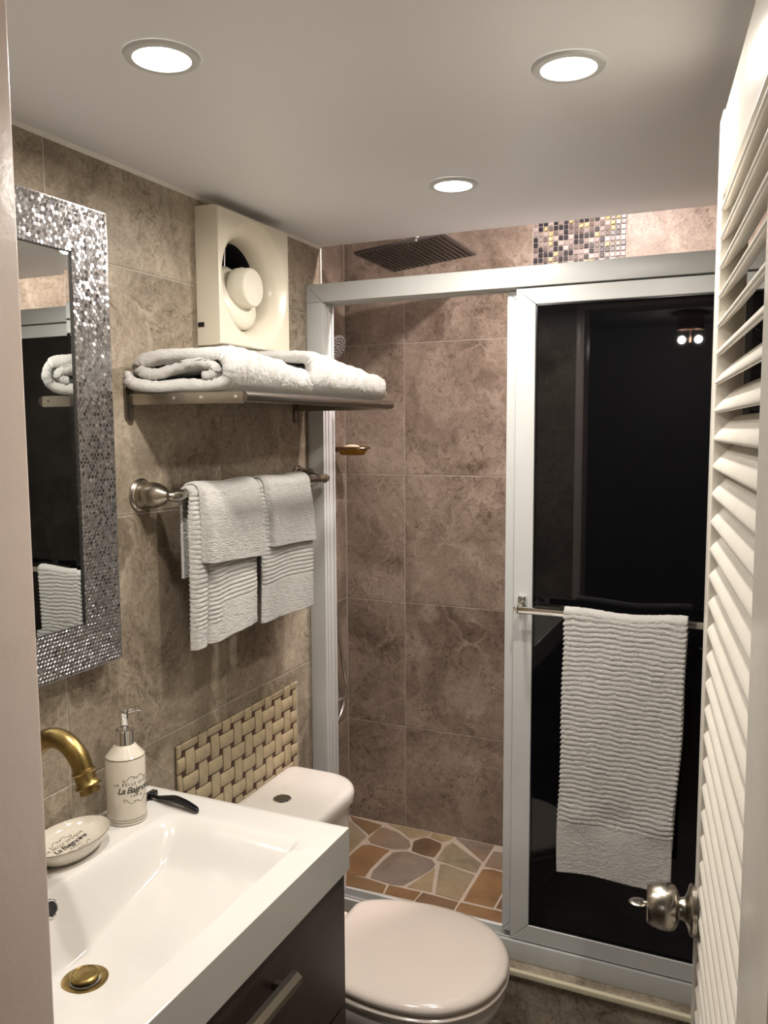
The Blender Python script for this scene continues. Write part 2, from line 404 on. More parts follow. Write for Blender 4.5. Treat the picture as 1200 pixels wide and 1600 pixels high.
# room floor, shower floor
struct(B().box((0, .43, -.05), (ROOM_X, 1.835, 0)).build('floor', 'floor_tile'), 'dark bathroom floor between toilet and shower kerb', 'floor')
fs = struct(B().box((-.40, 1.95, -.05), (ROOM_X+.1, BACK_Y, SH_FLOOR-.003)).build('floor_shower', 'stone_joint'), 'shower floor paved with irregular brown and grey flagstones', 'floor')
ST = [('stone_umber', [(-.272, 2.632), (-.138, 2.612), (-.15, 2.533), (-.245, 2.6)]),
 ('stone_green', [(-.275, 2.598), (-.25, 2.594), (-.155, 2.518), (-.156, 2.427), (-.156, 2.385), (-.275, 2.38)]),
 ('stone_grey', [(-.137, 2.589), (-.117, 2.600), (-.06, 2.583), (-.005, 2.547), (.014, 2.514), (.011, 2.49), (-.037, 2.471), (-.116, 2.483), (-.137, 2.501)]),
 ('stone_brown', [(-.138, 2.453), (-.115, 2.466), (-.04, 2.458), (-.046, 2.421), (-.05, 2.331), (-.045, 2.278), (-.098, 2.267), (-.144, 2.278), (-.144, 2.40)]),
 ('stone_grey', [(-.021, 2.452), (.016, 2.474), (.113, 2.458), (.132, 2.437), (.135, 2.411), (.118, 2.357), (.086, 2.278), (.056, 2.27), (-.024, 2.279), (-.033, 2.316), (-.029, 2.388)]),
 ('stone_umber', [(.014, 2.55), (.035, 2.584), (.058, 2.588), (.105, 2.572), (.114, 2.543), (.114, 2.478), (.078, 2.478), (.031, 2.489)]),
 ('stone_sand', [(-.119, 2.632), (.044, 2.632), (.044, 2.607), (.009, 2.574), (-.004, 2.564), (-.055, 2.602)]),
 ('stone_sand', [(.051, 2.632), (.128, 2.632), (.124, 2.616), (.106, 2.588), (.055, 2.603)]),
 ('stone_green', [(.138, 2.594), (.27, 2.501), (.272, 2.440), (.130, 2.466), (.126, 2.552)]),
 ('stone_green', [(.15, 2.442), (.17, 2.447), (.272, 2.423), (.274, 2.269), (.197, 2.276), (.19, 2.297), (.168, 2.376)]),
 ('stone_sand', [(.143, 2.413), (.166, 2.327), (.182, 2.28), (.104, 2.276)]),
 ('stone_grey', [(.138, 2.632), (.275, 2.632), (.273, 2.516)]),
 ('stone_umber', [(-.144, 2.262), (-.034, 2.266), (.037, 2.257), (.046, 2.213), (-.144, 2.205)]),
 ('stone_brown', [(.048, 2.26), (.15, 2.262), (.148, 2.215), (.055, 2.213)]),
 ('stone_umber', [(.160, 2.262), (.274, 2.259), (.274, 2.213), (.155, 2.213)])]
SX = [('stone_grey', [(.286, 2.59), (.343, 2.60), (.373, 2.49), (.286, 2.492)]),
 ('stone_brown', [(.287, 2.466), (.318, 2.477), (.362, 2.470), (.38, 2.395), (.38, 2.275), (.288, 2.274), (.287, 2.333)]),
 ('stone_umber', [(.39, 2.39), (.44, 2.36), (.45, 2.274), (.389, 2.276)]),
 ('stone_brown', [(.284, 2.259), (.46, 2.262), (.46, 2.21), (.284, 2.21)])]
def shrink(poly, d):
    cx = sum(p[0] for p in poly)/len(poly); cy = sum(p[1] for p in poly)/len(poly); out = []
    for x, y in poly:
        L = math.hypot(x-cx, y-cy); k = max(.2, (L-d)/L); out.append((cx+(x-cx)*k, cy+(y-cy)*k))
    return out
def stone(mat, poly):
    cc = catmull([(*poly[-1], 0), *[(x, y, 0) for x, y in poly], (*poly[0], 0)], 1)
    b = B().prism(shrink(poly, -.0014), SH_FLOOR-.003, SH_FLOOR, .0012, seg=1)
    b.build('flagstone', mat, fs, smooth=False)
for mname, poly in ST+SX: stone(mname, poly)
for mname, poly in ST[2:]:
    if min(p[0] for p in poly) > .02 or True:
        q = [(x+.60, y) for x, y in poly]
        stone(mname, q)
for k in range(7):      # front row near the kerb, and the run under the dark panel
    x0 = SH_X+.01+k*.2
    stone(['stone_sand', 'stone_brown', 'stone_green', 'stone_grey'][k % 4], [(x0, 1.97), (x0+.19, 1.965), (x0+.185, 2.08), (x0+.1, 2.195), (x0+.005, 2.19)])

# kerb below the shower frame
kb = struct(B().box((.0, 1.838, 0), (ROOM_X, 1.95, .243)).build('trim_3', 'tile'), 'tiled shower kerb under the white frame', 'trim')
struct(B().box((.0, 1.826, .232), (ROOM_X, 1.8379, .245), .002, 2).build('trim_4', 'pale_trim'), 'cream edge strip along the top of the shower kerb', 'trim')

# ------------------------------------------------------------------ doorway lining and hall
b = B()
b.box((DOOR_L-.03, .425, 0), (DOOR_L-.008, FRONT_Y+.001, 1.99), .002)
b.box((DOOR_L-.0078, .455, 0), (DOOR_L, FRONT_Y+.002, 1.972), .003, 3)
struct(b.build('trim_5', 'jamb_paint'), 'glossy off-white door jamb beside the mirror', 'trim')
b = B(); b.box((DOOR_R+.005, .425, 0), (DOOR_R+.03, FRONT_Y+.001, 1.99), .002)
struct(b.build('trim_6', 'jamb_paint'), 'glossy off-white door jamb on the hinge side', 'trim')
b = B(); b.box((DOOR_L-.007, .425, 1.973), (DOOR_R+.004, FRONT_Y+.001, 1.99), .002)
struct(b.build('trim_7', 'jamb_paint'), 'off-white head of the door lining', 'trim')
struct(B().box((-.9, -3.3, -.05), (2.0, .43, 0)).build('floor_hall', 'wood_floor'), 'dark wooden hall floor outside the doorway', 'floor')
struct(B().box((-.9, -3.3, 2.34), (2.0, .43, 2.40)).build('ceiling_hall', 'hall_paint'), 'dim hall ceiling outside the doorway', 'ceiling')
struct(B().box((-.9, -3.42, 0), (2.0, -3.3, 2.34)).build('wall_hall_end', 'hall_paint'), 'far end wall of the dim hall', 'wall')
struct(B().box((-1.0, -3.3, 0), (-.9, .43, 2.34)).build('wall_hall_left', 'hall_paint'), 'left wall of the dim hall', 'wall')
struct(B().box((2.0, -3.3, 0), (2.1, .43, 2.34)).build('wall_hall_right', 'hall_paint'), 'right wall of the dim hall', 'wall')

# ------------------------------------------------------------------ ceiling downlights
def area_light(name, loc, size, watts, col, parent):
    ld = bpy.data.lights.new(name, 'AREA'); ld.shape = 'DISK'; ld.size = size; ld.energy = watts; ld.color = col; ld.spread = math.radians(172)
    o = bpy.data.objects.new(name, ld); COL.objects.link(o); o.parent = parent
    o.location = Vector(loc)-parent.location; return o
def downlight(x, y, z, label, watts, col):
    r = root('ceiling_downlight', (x, y, z), label, 'light', 'round recessed downlights')
    B().lathe([(.036, -.0025), (.0365, -.0045), (.041, -.005), (.046, -.004), (.0485, -.0003)], (x, y, z), n=48, cap=False).build('trim_ring', 'white_aluminium', r)
    B().lathe([(.0005, -.0052), (.02, -.005), (.032, -.0042), (.0362, -.0028), (.0362, -.0004)], (x, y, z), n=48).build('lens', 'lamp_lens', r, smooth=60)
    area_light('lamp', (x, y, z-.0085), .066, watts, col, r)
downlight(.347, .891, CEIL, 'lit round downlight in the ceiling above the mirror', LAMP_W, LAMP_COL)
downlight(.808, 1.135, CEIL, 'lit round downlight in the ceiling beside the louvred door', LAMP_W, LAMP_COL)
downlight(.497, 1.568, CEIL, 'lit round downlight in the ceiling between fan and shower frame', LAMP_W, LAMP_COL)
downlight(.62, 2.06, SH_CEIL, 'lit round downlight in the raised shower ceiling', SHOWER_W, SHOWER_COL)

# ------------------------------------------------------------------ shower enclosure
sf = root('shower_enclosure', (.58, 1.90, .243), 'white aluminium shower enclosure frame with wide header and sill', 'shower frame')
FY0, FY1 = 1.868, 1.926
b = B(); b.box((.001, FY0, 1.848), (ROOM_X-.001, FY1, 1.893), .002)
hd = b.build('header', 'white_aluminium', sf)
for ya, yb in ((FY0+.0265, FY0+.030), (FY1-.008, FY1-.0005)): B().box((.047, ya, 1.8455), (ROOM_X-.047, yb, 1.8479)).build('track', 'white_aluminium', hd)
for side in (0, 1):
    x0, x1 = (.001, .046) if side == 0 else (ROOM_X-.046, ROOM_X-.001)
    b = B(); b.box((x0, FY0, .293), (x1, FY1, 1.8478), .0018)
    p = b.build('post', 'white_aluminium', sf)
    for ya, yb, d in ((FY0+.010, FY0+.014, .002), (FY0+.0265, FY0+.030, .002), (FY1-.009, FY1-.001, .003)):
        xa, xb = (.0461, .0461+d) if side == 0 else (ROOM_X-.0461-d, ROOM_X-.0461)
        if side == 1 and ya < FY0+.02: continue
        B().box((xa, ya, .294), (xb, yb, 1.8450), .0006, 1).build('channel', 'white_aluminium', p)
# mitre lines at header corners
for x in (.001, ROOM_X-.001):
    s = 1 if x < .5 else -1
    b = B().prism([(x+s*.0005, 1.8925), (x+s*.0015, 1.8925), (x+s*.046, 1.8485), (x+s*.045, 1.8485)], FY0-.0003, FY0+.001, ax='y')
    b.build('mitre_joint', 'black_groove', sf)
b = B(); b.box((.0012, FY0+.009, .2437), (ROOM_X-.0012, FY1-.007, .268), .0015); b.box((.001, FY0, .2435), (ROOM_X-.001, FY0+.010, .2925), .002); b.box((.047, FY0+.0265, .268), (ROOM_X-.047, FY0+.0305, .285), .001, 1); b.box((.001, FY1-.0085, .2435), (ROOM_X-.001, FY1, .2925), .002)
b.build('sill', 'white_aluminium', sf)
def panel(name, x0, x1, y0, y1, label, wst):
    r = root(name, ((x0+x1)/2, (y0+y1)/2, .295), label, 'glass panel', 'shower door panels')
    z0, z1 = .2945, 1.8450
    zt, zb = 1.808, .338; i0, i1 = x0+wst, x1-wst
    # mitred frame members
    for nm, quad in (('stile', [(x0, z0), (i0, zb), (i0, zt), (x0, z1)]), ('stile', [(x1, z0), (i1, zb), (i1, zt), (x1, z1)]),
                     ('rail', [(x0, z1), (i0, zt), (i1, zt), (x1, z1)]), ('rail', [(x0, z0), (i0, zb), (i1, zb), (x1, z0)])):
        cx = sum(q[0] for q in quad)/4; cz = sum(q[1] for q in quad)/4
        quad = [(a+(.0004 if a < cx else -.0004), c+(.0004 if c < cz else -.0004)) for a, c in quad]
        B().prism(quad, y1, y0, .0012, ax='y', seg=1).build(nm, 'white_aluminium', r, smooth=False)
    ym = (y0+y1)/2
    B().box((i0-.003, ym-.003, zb-.003), (i1+.003, ym+.003, zt+.003)).build('glass_pane', 'tinted_glass', r, smooth=False)
    # dark rubber gasket
    b = B(); g = .003
    for lo, hi in (((i0, zb), (i0+g, zt)), ((i1-g, zb), (i1, zt)), ((i0, zt-g), (i1, zt)), ((i0, zb), (i1, zb+g))):
        b.box((lo[0], ym-.0065, lo[1]), (hi[0], ym-.0031, hi[1]))
    b.build('gasket', 'black_plastic', r)
    return r
panel('shower_screen', .540, 1.1125, 1.874, 1.893, 'front black-tinted glass shower panel carrying the chrome towel bar', .0455)
panel('shower_screen', .512, 1.080, 1.9000, 1.9165, 'rear black-tinted glass shower panel sliding behind the front one', .040)
# towel bar on the panel
tb = root('towel_bar', (.83, 1.874, 1.12), 'square chrome towel bar fixed on the black glass shower panel', 'towel bar')
for x in (.5625, 1.09):
    b = B(); b.box((x-.009, 1.8645, 1.112), (x+.009, 1.8735, 1.144), .0015); b.box((x-.0045, 1.8095, 1.113), (x+.0045, 1.8648, 1.131), .001, 1)
    br = b.build('bracket', 'chrome', tb)
    b = B(); b.lathe([(.0035, 0), (.0035, .0016), (.002, .002)], (x, 1.8645, 1.138), (0, -1, 0), 12); b.build('screw', 'steel_plate', br)
b = B(); b.box((.5674, 1.812, 1.1145), (1.085, 1.822, 1.1295), .0012); b.build('bar', 'chrome', tb)

# ------------------------------------------------------------------ towels
def noise1(n, amp, k):
    return np.interp(np.linspace(0, 1, n), np.linspace(0, 1, k), np.random.uniform(-amp, amp, k))
def path_drape(back, front, r, bx, bz, n1, n2, n3):
    """profile in (out, z): up the back, over the bar, down the front; returns points and arc lengths"""
    pts = [(bx-r, bz-back+(back)*i/n1) for i in range(n1)]
    pts += [(bx-r*math.cos(PI*i/n2), bz+r*math.sin(PI*i/n2)) for i in range(n2)]
    pts += [(bx+r, bz-front*i/n3) for i in range(n3+1)]
    P = np.array(pts); s = np.concatenate([[0], np.cumsum(np.linalg.norm(np.diff(P, axis=0), axis=1))]); return P, s
# bath towel on the glass panel: out direction is -y
def bath_towel():
    P, s = path_drape(.50, .592, .0105, 0, 1.1222, 200, 14, 330)
    nv = len(P); nu = 90; top = 200
    U = np.linspace(0, 1, nu); G = np.zeros((nu, nv, 3)); L = s[-1]; st = s[top+7]
    for i, u in enumerate(U):
        for j in range(nv):
            d = s[j]-st; f = d > 0; hang = abs(d)
            x = .673 + u*(.256 - .012*smoothstep(0, .6, hang)) - .006*smoothstep(.2, .6, hang) + .0015*math.sin(hang*21+u*2)
            rib = 1.0 if hang < .49 else 0.
            rib *= (smoothstep(.0, .03, hang)); a = .00105*rib*(1-.35*math.sin(31*u+hang*40)*math.sin(13*u-hang*23))*math.sin(2*PI*(hang+.003*math.sin(4*u+3*hang)+.0012*math.sin(17*u+hang*30)+.0008*math.sin(41*u-hang*55))/.0112)
            edge = .002*math.sin(hang*2*PI/.0112)*(1 if (u < .01 or u > .99) else 0)*rib
            wav = .0045*math.sin(u*5.2+hang*3)*smoothstep(.03, .35, hang) + .006*smoothstep(.25, .6, hang)*math.exp(-((u-.55)/.3)**2) + .004*math.exp(-((hang-.47)/.03)**2)*math.sin(u*9)
            out = P[j, 0] + (1 if f else -.3)*(a+wav)
            if hang < .012: out = P[j, 0]; wave = .002*math.sin(u*14)
            z = P[j, 1] + .0035*math.sin(u*7+1)*(hang < .03) - .016*u*smoothstep(.3, .6, hang)*f*(-0.4) + .004*math.sin(u*6)*smoothstep(.4, .6, hang)
            G[i, j] = (x + (edge if u > .5 else -edge), 1.817-out, z)
    o = B().thick(G, .0065).build('bath_towel', 'terry', smooth=True)
    tag(o, 'large ribbed white bath towel hanging on the black glass panel', 'towel')
bath_towel()

# towel bar on the left wall
wt = root('towel_bar', (.04, 1.53, 1.41), 'brushed nickel towel bar with bell-shaped ends on the left wall', 'towel bar')
BZ, BXO = 1.412, .078
for y in (1.228, 1.812):
    b = B(); b.lathe([(.030, .0005), (.031, .004), (.028, .008), (.0255, .009), (.026, .013), (.022, .022)], (0, y, BZ), (1, 0, 0), 32, cap=True)
    e = b.build('rosette', 'brushed_nickel', wt)
    b = B(); b.lathe([(.0218, .018), (.0245, .026), (.0235, .038), (.018, .052), (.011, .062), (.0085, .067)], (0, y, BZ), (1, 0, 0), 28)
    b.build('bell', 'brushed_nickel', wt)
    b = B(); s = 1 if y < 1.5 else -1
    b.lathe([(.004, -.016), (.0075, -.013), (.0095, -.007), (.011, 0), (.0125, .008), (.0115, .018), (.009, .030), (.0082, .036)], (BXO, y, BZ), (0, s, 0), 24)
    b.build('finial', 'brushed_nickel', wt)
B().cyl((BXO, 1.262, BZ), (BXO, 1.778, BZ), .0075).build('bar', 'bronze_nickel', wt)
# hanging towels: cross-section offsets along y give the folded look
def hang_towel(name, sec, back, front, r, t, ribs, label, skew=0., plain=.08, slope=0., grp='towels hung on the left wall bar', bslope=0., flare=0.):
    """sec: list of (y, extra outward offset) across the width"""
    P, s = path_drape(back, front, r, BXO, BZ, 110, 12, 170)
    yy = np.array([c[0] for c in sec]); oo = np.array([c[1] for c in sec]); k = np.concatenate([[0], np.cumsum(np.hypot(np.diff(yy), np.diff(oo)))]); k /= k[-1]
    nu = 64; U = np.linspace(0, 1, nu); Y = np.interp(U, k, yy); O = np.interp(U, k, oo)
    for _ in range(2):
        Y[1:-1] = (Y[:-2]+2*Y[1:-1]+Y[2:])/4; O[1:-1] = (O[:-2]+2*O[1:-1]+O[2:])/4
    st = s[110+6]; nv = len(P); G = np.zeros((nu, nv, 3))
    for i in range(nu):
        for j in range(nv):
            d = s[j]-st; hang = abs(d); f = d > 0; fade = smoothstep(.005, .10, hang)
            lim = (front if f else back)
            pl = .018 if (ribs and f and plain < .06 and U[i] < .42) else plain; rb = (ribs and hang < lim-pl and hang > .02)
            a = .0014*math.sin(2*PI*(hang+.0012*math.sin(U[i]*7+hang*20))/.0088) if rb else .0004*math.sin(hang*160+i)*math.sin(i*1.7)
            out = P[j, 0] + ((O[i]*(.35+.65*fade)+a) if f else -.2*a-.12*O[i]*fade) + (.004*math.sin(U[i]*6+hang*9)*fade if f else 0)
            y = Y[i] + (skew*hang if f else 0) + flare*(U[i]-.5)*hang
            z = P[j, 1]
            if f and hang > r*PI/2: z -= slope*(U[i]-.5)*smoothstep(.02, lim, hang)
            if hang < .02: z += .0016*math.sin(U[i]*9)
            if f and z > BZ - .0: out = max(out, P[j, 0]-.002)
            G[i, j] = (max(out, .006), y, z)
    o = B().thick(G, t).build(name, 'terry', smooth=True)
    tag(o, label, 'towel', grp)
hang_towel('hand_towel', [(1.262, -.012), (1.268, .004), (1.292, .008), (1.296, -.004), (1.303, .012), (1.318, .020), (1.36, .016), (1.42, .015), (1.452, .012), (1.458, .004)], .16, .288, .0120, .006, True,
           'ribbed white hand towel on the wall bar at its end near the mirror', plain=.050, slope=-.02)
hang_towel('hand_towel', [(1.484, .004), (1.490, .010), (1.52, .012), (1.60, .010), (1.66, .012), (1.694, .012), (1.700, .004)], .26, .292, .0120, .006, True,
           'ribbed white hand towel on the wall bar at its end near the shower', plain=.062, slope=.0)
hang_towel('face_cloth', [(1.278, .0), (1.286, .022), (1.33, .024), (1.40, .024), (1.462, .024), (1.470, .012)], .13, .135, .0190, .005, False,
           'smooth white face cloth over the ribbed towel near the mirror', plain=1, slope=.012, grp='face cloths on the left wall bar', flare=.04)
hang_towel('face_cloth', [(1.500, .0), (1.512, .017), (1.56, .017), (1.62, .017), (1.684, .016), (1.690, .006)], .13, .132, .0190, .005, False,
           'smooth white face cloth over the ribbed towel near the shower', plain=1, slope=.008, grp='face cloths on the left wall bar', flare=.06, skew=.03)

# ------------------------------------------------------------------ towel shelf
sh = root('towel_shelf', (.0, 1.51, 1.585), 'brushed nickel towel shelf on the left wall above the towel bar', 'shelf')
SZ = 1.588
for y in (1.203, 1.806):
    b = B(); pl = []
    for k in range(24):
        a = 2*PI*k/24; pl.append((y+.0105*math.cos(a), SZ-.006+.0105*math.sin(a)+(.024 if math.sin(a) >= 0 else -.024)))
    b.prism(pl, .0003, .006, .001, ax='x'); mp = b.build('mount_plate', 'bronze_nickel', sh)
    b = B(); b.box((.006, y-.0035, SZ-.0115), (.252, y+.0035, SZ+.0095), .003, 2); arm = b.build('arm', 'brushed_nickel', sh)
    if y < 1.5:
        for x in (.105, .165, .236):
            B().lathe([(.0035, 0), (.003, .0009), (.0015, .001)], (x, y-.0035, SZ), (0, -1, 0), 12).build('screw', 'chrome', arm)
for x, r in ((.252, .0090), (.19, .003), (.13, .003), (.07, .003)):
    y0, y1 = (1.2, 1.822) if x > .25 else (1.2065, 1.8025)
    B().cyl((x, y0, SZ if x > .25 else SZ+.0065), (x, y1, SZ if x > .25 else SZ+.0065), r).build('rod', 'bronze_nickel', sh)
# folded towels: a thick sheet folded in (x,z), laid along y
def folded(prof, y0, y1, t, label, zbase, xs=1., zs=1., seed=1, ny=110, hfun=None, dx=0.):
    rng = np.random.RandomState(seed)
    C = np.array([(p.x, p.y) for p in catmull([(a, c, 0) for a, c in prof], 9)])
    d = np.gradient(C, axis=0); nrm = np.stack([-d[:, 1], d[:, 0]], 1); nrm /= np.linalg.norm(nrm, axis=1, keepdims=True)
    n = len(C); T = t*np.ones(n); T *= 1+.18*np.interp(np.arange(n), np.linspace(0, n, 9), rng.uniform(-1, 1, 9))
    T[:3] *= [.35, .7, .9]; T[-3:] *= [.9, .7, .35]
    ring = np.concatenate([C+nrm*T[:, None]/2, (C-nrm*T[:, None]/2)[::-1]])
    zmin = ring[:, 1].min(); xm = ring[:, 0].mean(); R = []
    ph = rng.uniform(0, 6, 6)
    for k in range(ny+1):
        v = k/ny; y = y0+(y1-y0)*v
        hs, ws = hfun(v); q = []
        for (x, z) in ring:
            zz = (z-zmin)*zs*hs*.93; xx = xm+(x-xm)*xs*ws+dx
            w = .0011*math.sin(15*v+ph[0]+xx*40)+.0014*math.sin(29*v+ph[1]+zz*70+xx*30)*math.sin(5*v+ph[4])+.0010*math.sin(47*v+ph[5]-zz*110)*math.sin(9*v+ph[2])+rng.normal(0, .0005)
            q.append((max(xx+w*.6+rng.normal(0, .0006), .004), y+.004*math.sin(ph[2]+xx*45)*(1-abs(2*v-1))*0+.006*math.sin(ph[3]+zz*60+xx*20)*(1 if v < .02 or v > .98 else .3), zbase+zz+(w+rng.normal(0, .0006))*min(1, zz/.02)))
        R.append(q)
    o = B().rings(R, 'strip').build('folded_towel', 'terry', smooth=True)
    return tag(o, label, 'towel', 'folded towels on the wall shelf')
PR1 = [(.007, 1.632), (.010, 1.618), (.029, 1.606), (.074, 1.601), (.12, 1.602), (.170, 1.600), (.213, 1.605), (.226, 1.626), (.222, 1.650), (.205, 1.659), (.14, 1.655), (.056, 1.654), (.033, 1.645), (.040, 1.634), (.062, 1.626), (.10, 1.630), (.155, 1.639), (.192, 1.637), (.199, 1.626), (.184, 1.616), (.165, 1.616)]
folded(PR1, 1.196, 1.475, .0220, 'thick folded white towel with its layered end towards the mirror', 1.5985, seed=3,
       hfun=lambda v: (1-.30*smoothstep(.15, 1, v)-.25*smoothstep(.93, 1, v), 1.03-.06*smoothstep(.9, 1, v)))
PR2 = [(.02, 1.61), (.05, 1.603), (.12, 1.602), (.19, 1.602), (.219, 1.615), (.222, 1.64), (.205, 1.655), (.13, 1.658), (.05, 1.655), (.03, 1.644), (.04, 1.632), (.08, 1.629), (.14, 1.632), (.185, 1.634)]
folded(PR2, 1.482, 1.858, .020, 'thick folded white towel with its rounded end towards the shower', 1.5985, seed=8,
       hfun=lambda v: ((1.30-.44*smoothstep(0, 1, v))*(1-.45*smoothstep(.90, 1, v)), (1.04 if v < .9 else 1.04-.12*smoothstep(.9, 1, v))))

# ------------------------------------------------------------------ wall extractor fan
FX, FYc, FZc, FH = .056, 1.555, 1.841, .139
def cut_round(objs, c, r, x0, x1):
    cb = B().cyl((x0, c[0], c[1]), (x1, c[0], c[1]), r, n=64)
    cu = bpy.data.objects.new('cutter', cb.mesh('grout')); COL.objects.link(cu)
    for o in objs:
        md = o.modifiers.new('duct', 'BOOLEAN'); md.operation = 'DIFFERENCE'; md.object = cu; md.solver = 'EXACT'
    bpy.context.view_layer.update(); dg = bpy.context.evaluated_depsgraph_get()
    new = [(o, bpy.data.meshes.new_from_object(o.evaluated_get(dg))) for o in objs]
    for o, me in new: o.modifiers.clear(); o.data = me
    bpy.data.objects.remove(cu)
bpy.context.view_layer.update()
bpy.context.view_layer.update()
near = [o for o in wl.children if abs(o.matrix_world.translation.y-FYc) < .40 and abs(o.matrix_world.translation.z-FZc) < .40]
cut_round([wl]+near, (FYc, FZc), .0955, -.15, .02)
fn = root('extractor_fan', (0, FYc, FZc-FH), 'square cream wall extractor fan with deep round intake', 'fan')
n = 96; Rr = .129
def sq(a, h):
    c, s = math.cos(a), math.sin(a); k = h/max(abs(c), abs(s)); return (c*k, s*k)
b = B(); vs = []; fcs = []
loops = [(.0008, 'sq', FH-.001), (FX-.008, 'sq', FH-.002), (FX-.002, 'sq', FH-.0035), (FX, 'sq', FH-.006), (FX, 'c', Rr), (FX-.0015, 'c', Rr-.001), (FX-.0015, 'c', Rr-.0025), (FX-.004, 'c', Rr-.006), (FX-.010, 'c', Rr-.0145), (FX-.020, 'c', Rr-.024), (FX-.034, 'c', Rr-.0315), (FX-.050, 'c', Rr-.0355), (-.008, 'c', Rr-.037)]
rg = []
for x, kd, h in loops:
    q = []
    for k in range(n):
        a = 2*PI*k/n + PI/4
        u, v = sq(a, h) if kd == 'sq' else (h*math.cos(a), h*math.sin(a))
        q.append((x, FYc+u, FZc+v))
    rg.append(q)
b.rings(rg, cap=False); b.build('housing', 'cream_plastic', fn, smooth=32)
B().lathe([(Rr-.0365, 0), (Rr-.0365, .0025)], (-.1495, FYc, FZc), (1, 0, 0), 48).build('duct_end', 'dark_void', fn)
B().lathe([(Rr-.0345, -.149), (Rr-.0345, -.009), (Rr-.0368, -.009), (Rr-.0368, -.149), (Rr-.0345, -.149)], (0, FYc, FZc), (1, 0, 0), 48, cap=False).build('duct', 'dark_void', fn)
HY, HZ = FYc-.004, FZc-.013
b = B(); b.lathe([(.040, -.030), (.058, -.024), (.069, -.013), (.073, -.002), (.070, .008), (.060, .015), (.045, .0195), (.020, .021), (.002, .0212)], (-.004, HY+.002, HZ-.011), (.94, 0, .34), 56); hub = b.build('baffle', 'ivory_plastic', fn, smooth=60)
b = B(); b.lathe([(.043, .0120), (.044, .027), (.042, .030), (.0415, .046), (.038, .0505), (.025, .052), (.002, .0525)], (0.0, HY, HZ+.007), (1, 0, 0), 40); b.build('cap', 'ivory_plastic', fn)
for a in (PI*.5, PI*.5+2*PI/3, PI*.5-2*PI/3):
    c, s_ = math.cos(a), math.sin(a)
    B().cyl((-.024, HY+.055*c, HZ+.055*s_), (-.024, FYc+(Rr-.0368)*c, FZc+(Rr-.0368)*s_), .0022, n=8).build('strut', 'steel_plate', fn)
B().box((.004, FYc-FH-.0012, FZc-FH+.038), (.018, FYc-FH+.004, FZc-FH+.047)).build('side_slot', 'black_plastic', fn)
b = B().box((FX-.0005, FYc-.028, FZc-FH+.004), (FX+.001, FYc+.030, FZc-FH+.014), .0005, 1); b.build('name_plate', 'ivory_plastic', fn)
b = B().box((.022, FYc-.022, FZc-FH-.007), (.048, FYc+.024, FZc-FH+.0012), .001, 1); b.build('catch', 'ivory_plastic', fn)

# ------------------------------------------------------------------ mirror
MY0, MY1, MZ0, MZ1, MW = .64, 1.128, 1.130, 1.895, .0745
mr = root('wall_mirror', (0, (MY0+MY1)/2, MZ0), 'tall mirror in a silver frame of small hexagons on the left wall', 'mirror')
xo, xi = .034, .026
for nm, q in (('frame', [(MY0, MZ0), (MY1, MZ0), (MY1-MW, MZ0+MW), (MY0+MW, MZ0+MW)]), ('frame', [(MY0, MZ1), (MY1, MZ1), (MY1-MW, MZ1-MW), (MY0+MW, MZ1-MW)]),
              ('frame', [(MY0, MZ0), (MY0, MZ1), (MY0+MW, MZ1-MW), (MY0+MW, MZ0+MW)]), ('frame', [(MY1, MZ0), (MY1, MZ1), (MY1-MW, MZ1-MW), (MY1-MW, MZ0+MW)])):
    cy = sum(p[0] for p in q)/4; cz = sum(p[1] for p in q)/4
    q = [(a+(cy-a)*.004, c+(cz-c)*.0025) for a, c in q]
    b = B(); vs = [(.001, *p) for p in q]+[((xo, xo, xi, xi)[i], *p) for i, p in enumerate(q)]
    b.raw(vs, [(0, 1, 2, 3), (4, 5, 6, 7), (0, 1, 5, 4), (1, 2, 6, 5), (2, 3, 7, 6), (3, 0, 4, 7)]); fo = b.build(nm, 'silver_frame', mr, smooth=False)
# embossed hexagons, too small to pick apart singly
hb = bmesh.new(); hr = .0041; dxh = hr*math.sqrt(3); dzh = hr*1.5; row = 0; z = MZ0+.004
V, Fc = [], []
while z < MZ1-.003:
    y = MY0+.004+(dxh/2 if row % 2 else 0)
    while y < MY1-.003:
        e = min(y-MY0, MY1-y, z-MZ0, MZ1-z)
        if .003 < e < MW-.002:
            xb = xo+(xi-xo)*e/MW; ty, tz = random.gauss(0, .10), random.gauss(0, .10); lift = random.uniform(.0003, .0010); b0 = len(V)
            for k in range(6):
                a = PI/2+k*PI/3; V.append((xb-.0003, y+hr*.99*math.cos(a), z+hr*.99*math.sin(a)))
            for k in range(6):
                a = PI/2+k*PI/3; yy, zz = hr*.82*math.cos(a), hr*.82*math.sin(a)
                V.append((xb+lift+ty*yy+tz*zz, y+yy, z+zz))
            for k in range(6): Fc.append((b0+k, b0+(k+1) % 6, b0+6+(k+1) % 6, b0+6+k))
            Fc.append(tuple(b0+6+k for k in range(6)))
        y += dxh
    z += dzh; row += 1
hb.free()
tag(B().raw(V, Fc).build('hexagon_relief', 'silver_hex', mr, smooth=False), kind='stuff')
y0, y1, z0, z1 = MY0+MW, MY1-MW, MZ0+MW, MZ1-MW
b = B()
for lo, hi in (((y0, z0), (y1, z0+.002)), ((y0, z1-.002), (y1, z1)), ((y0, z0), (y0+.002, z1)), ((y1-.002, z0), (y1, z1))):
    b.box((.012, *lo), (xi-.0005, *hi))
b.build('inner_lip', 'black_groove', mr)
bv = .014; b = B()
o_ = [(.0228, y0+.002, z0+.002), (.0228, y1-.002, z0+.002), (.0228, y1-.002, z1-.002), (.0228, y0+.002, z1-.002)]
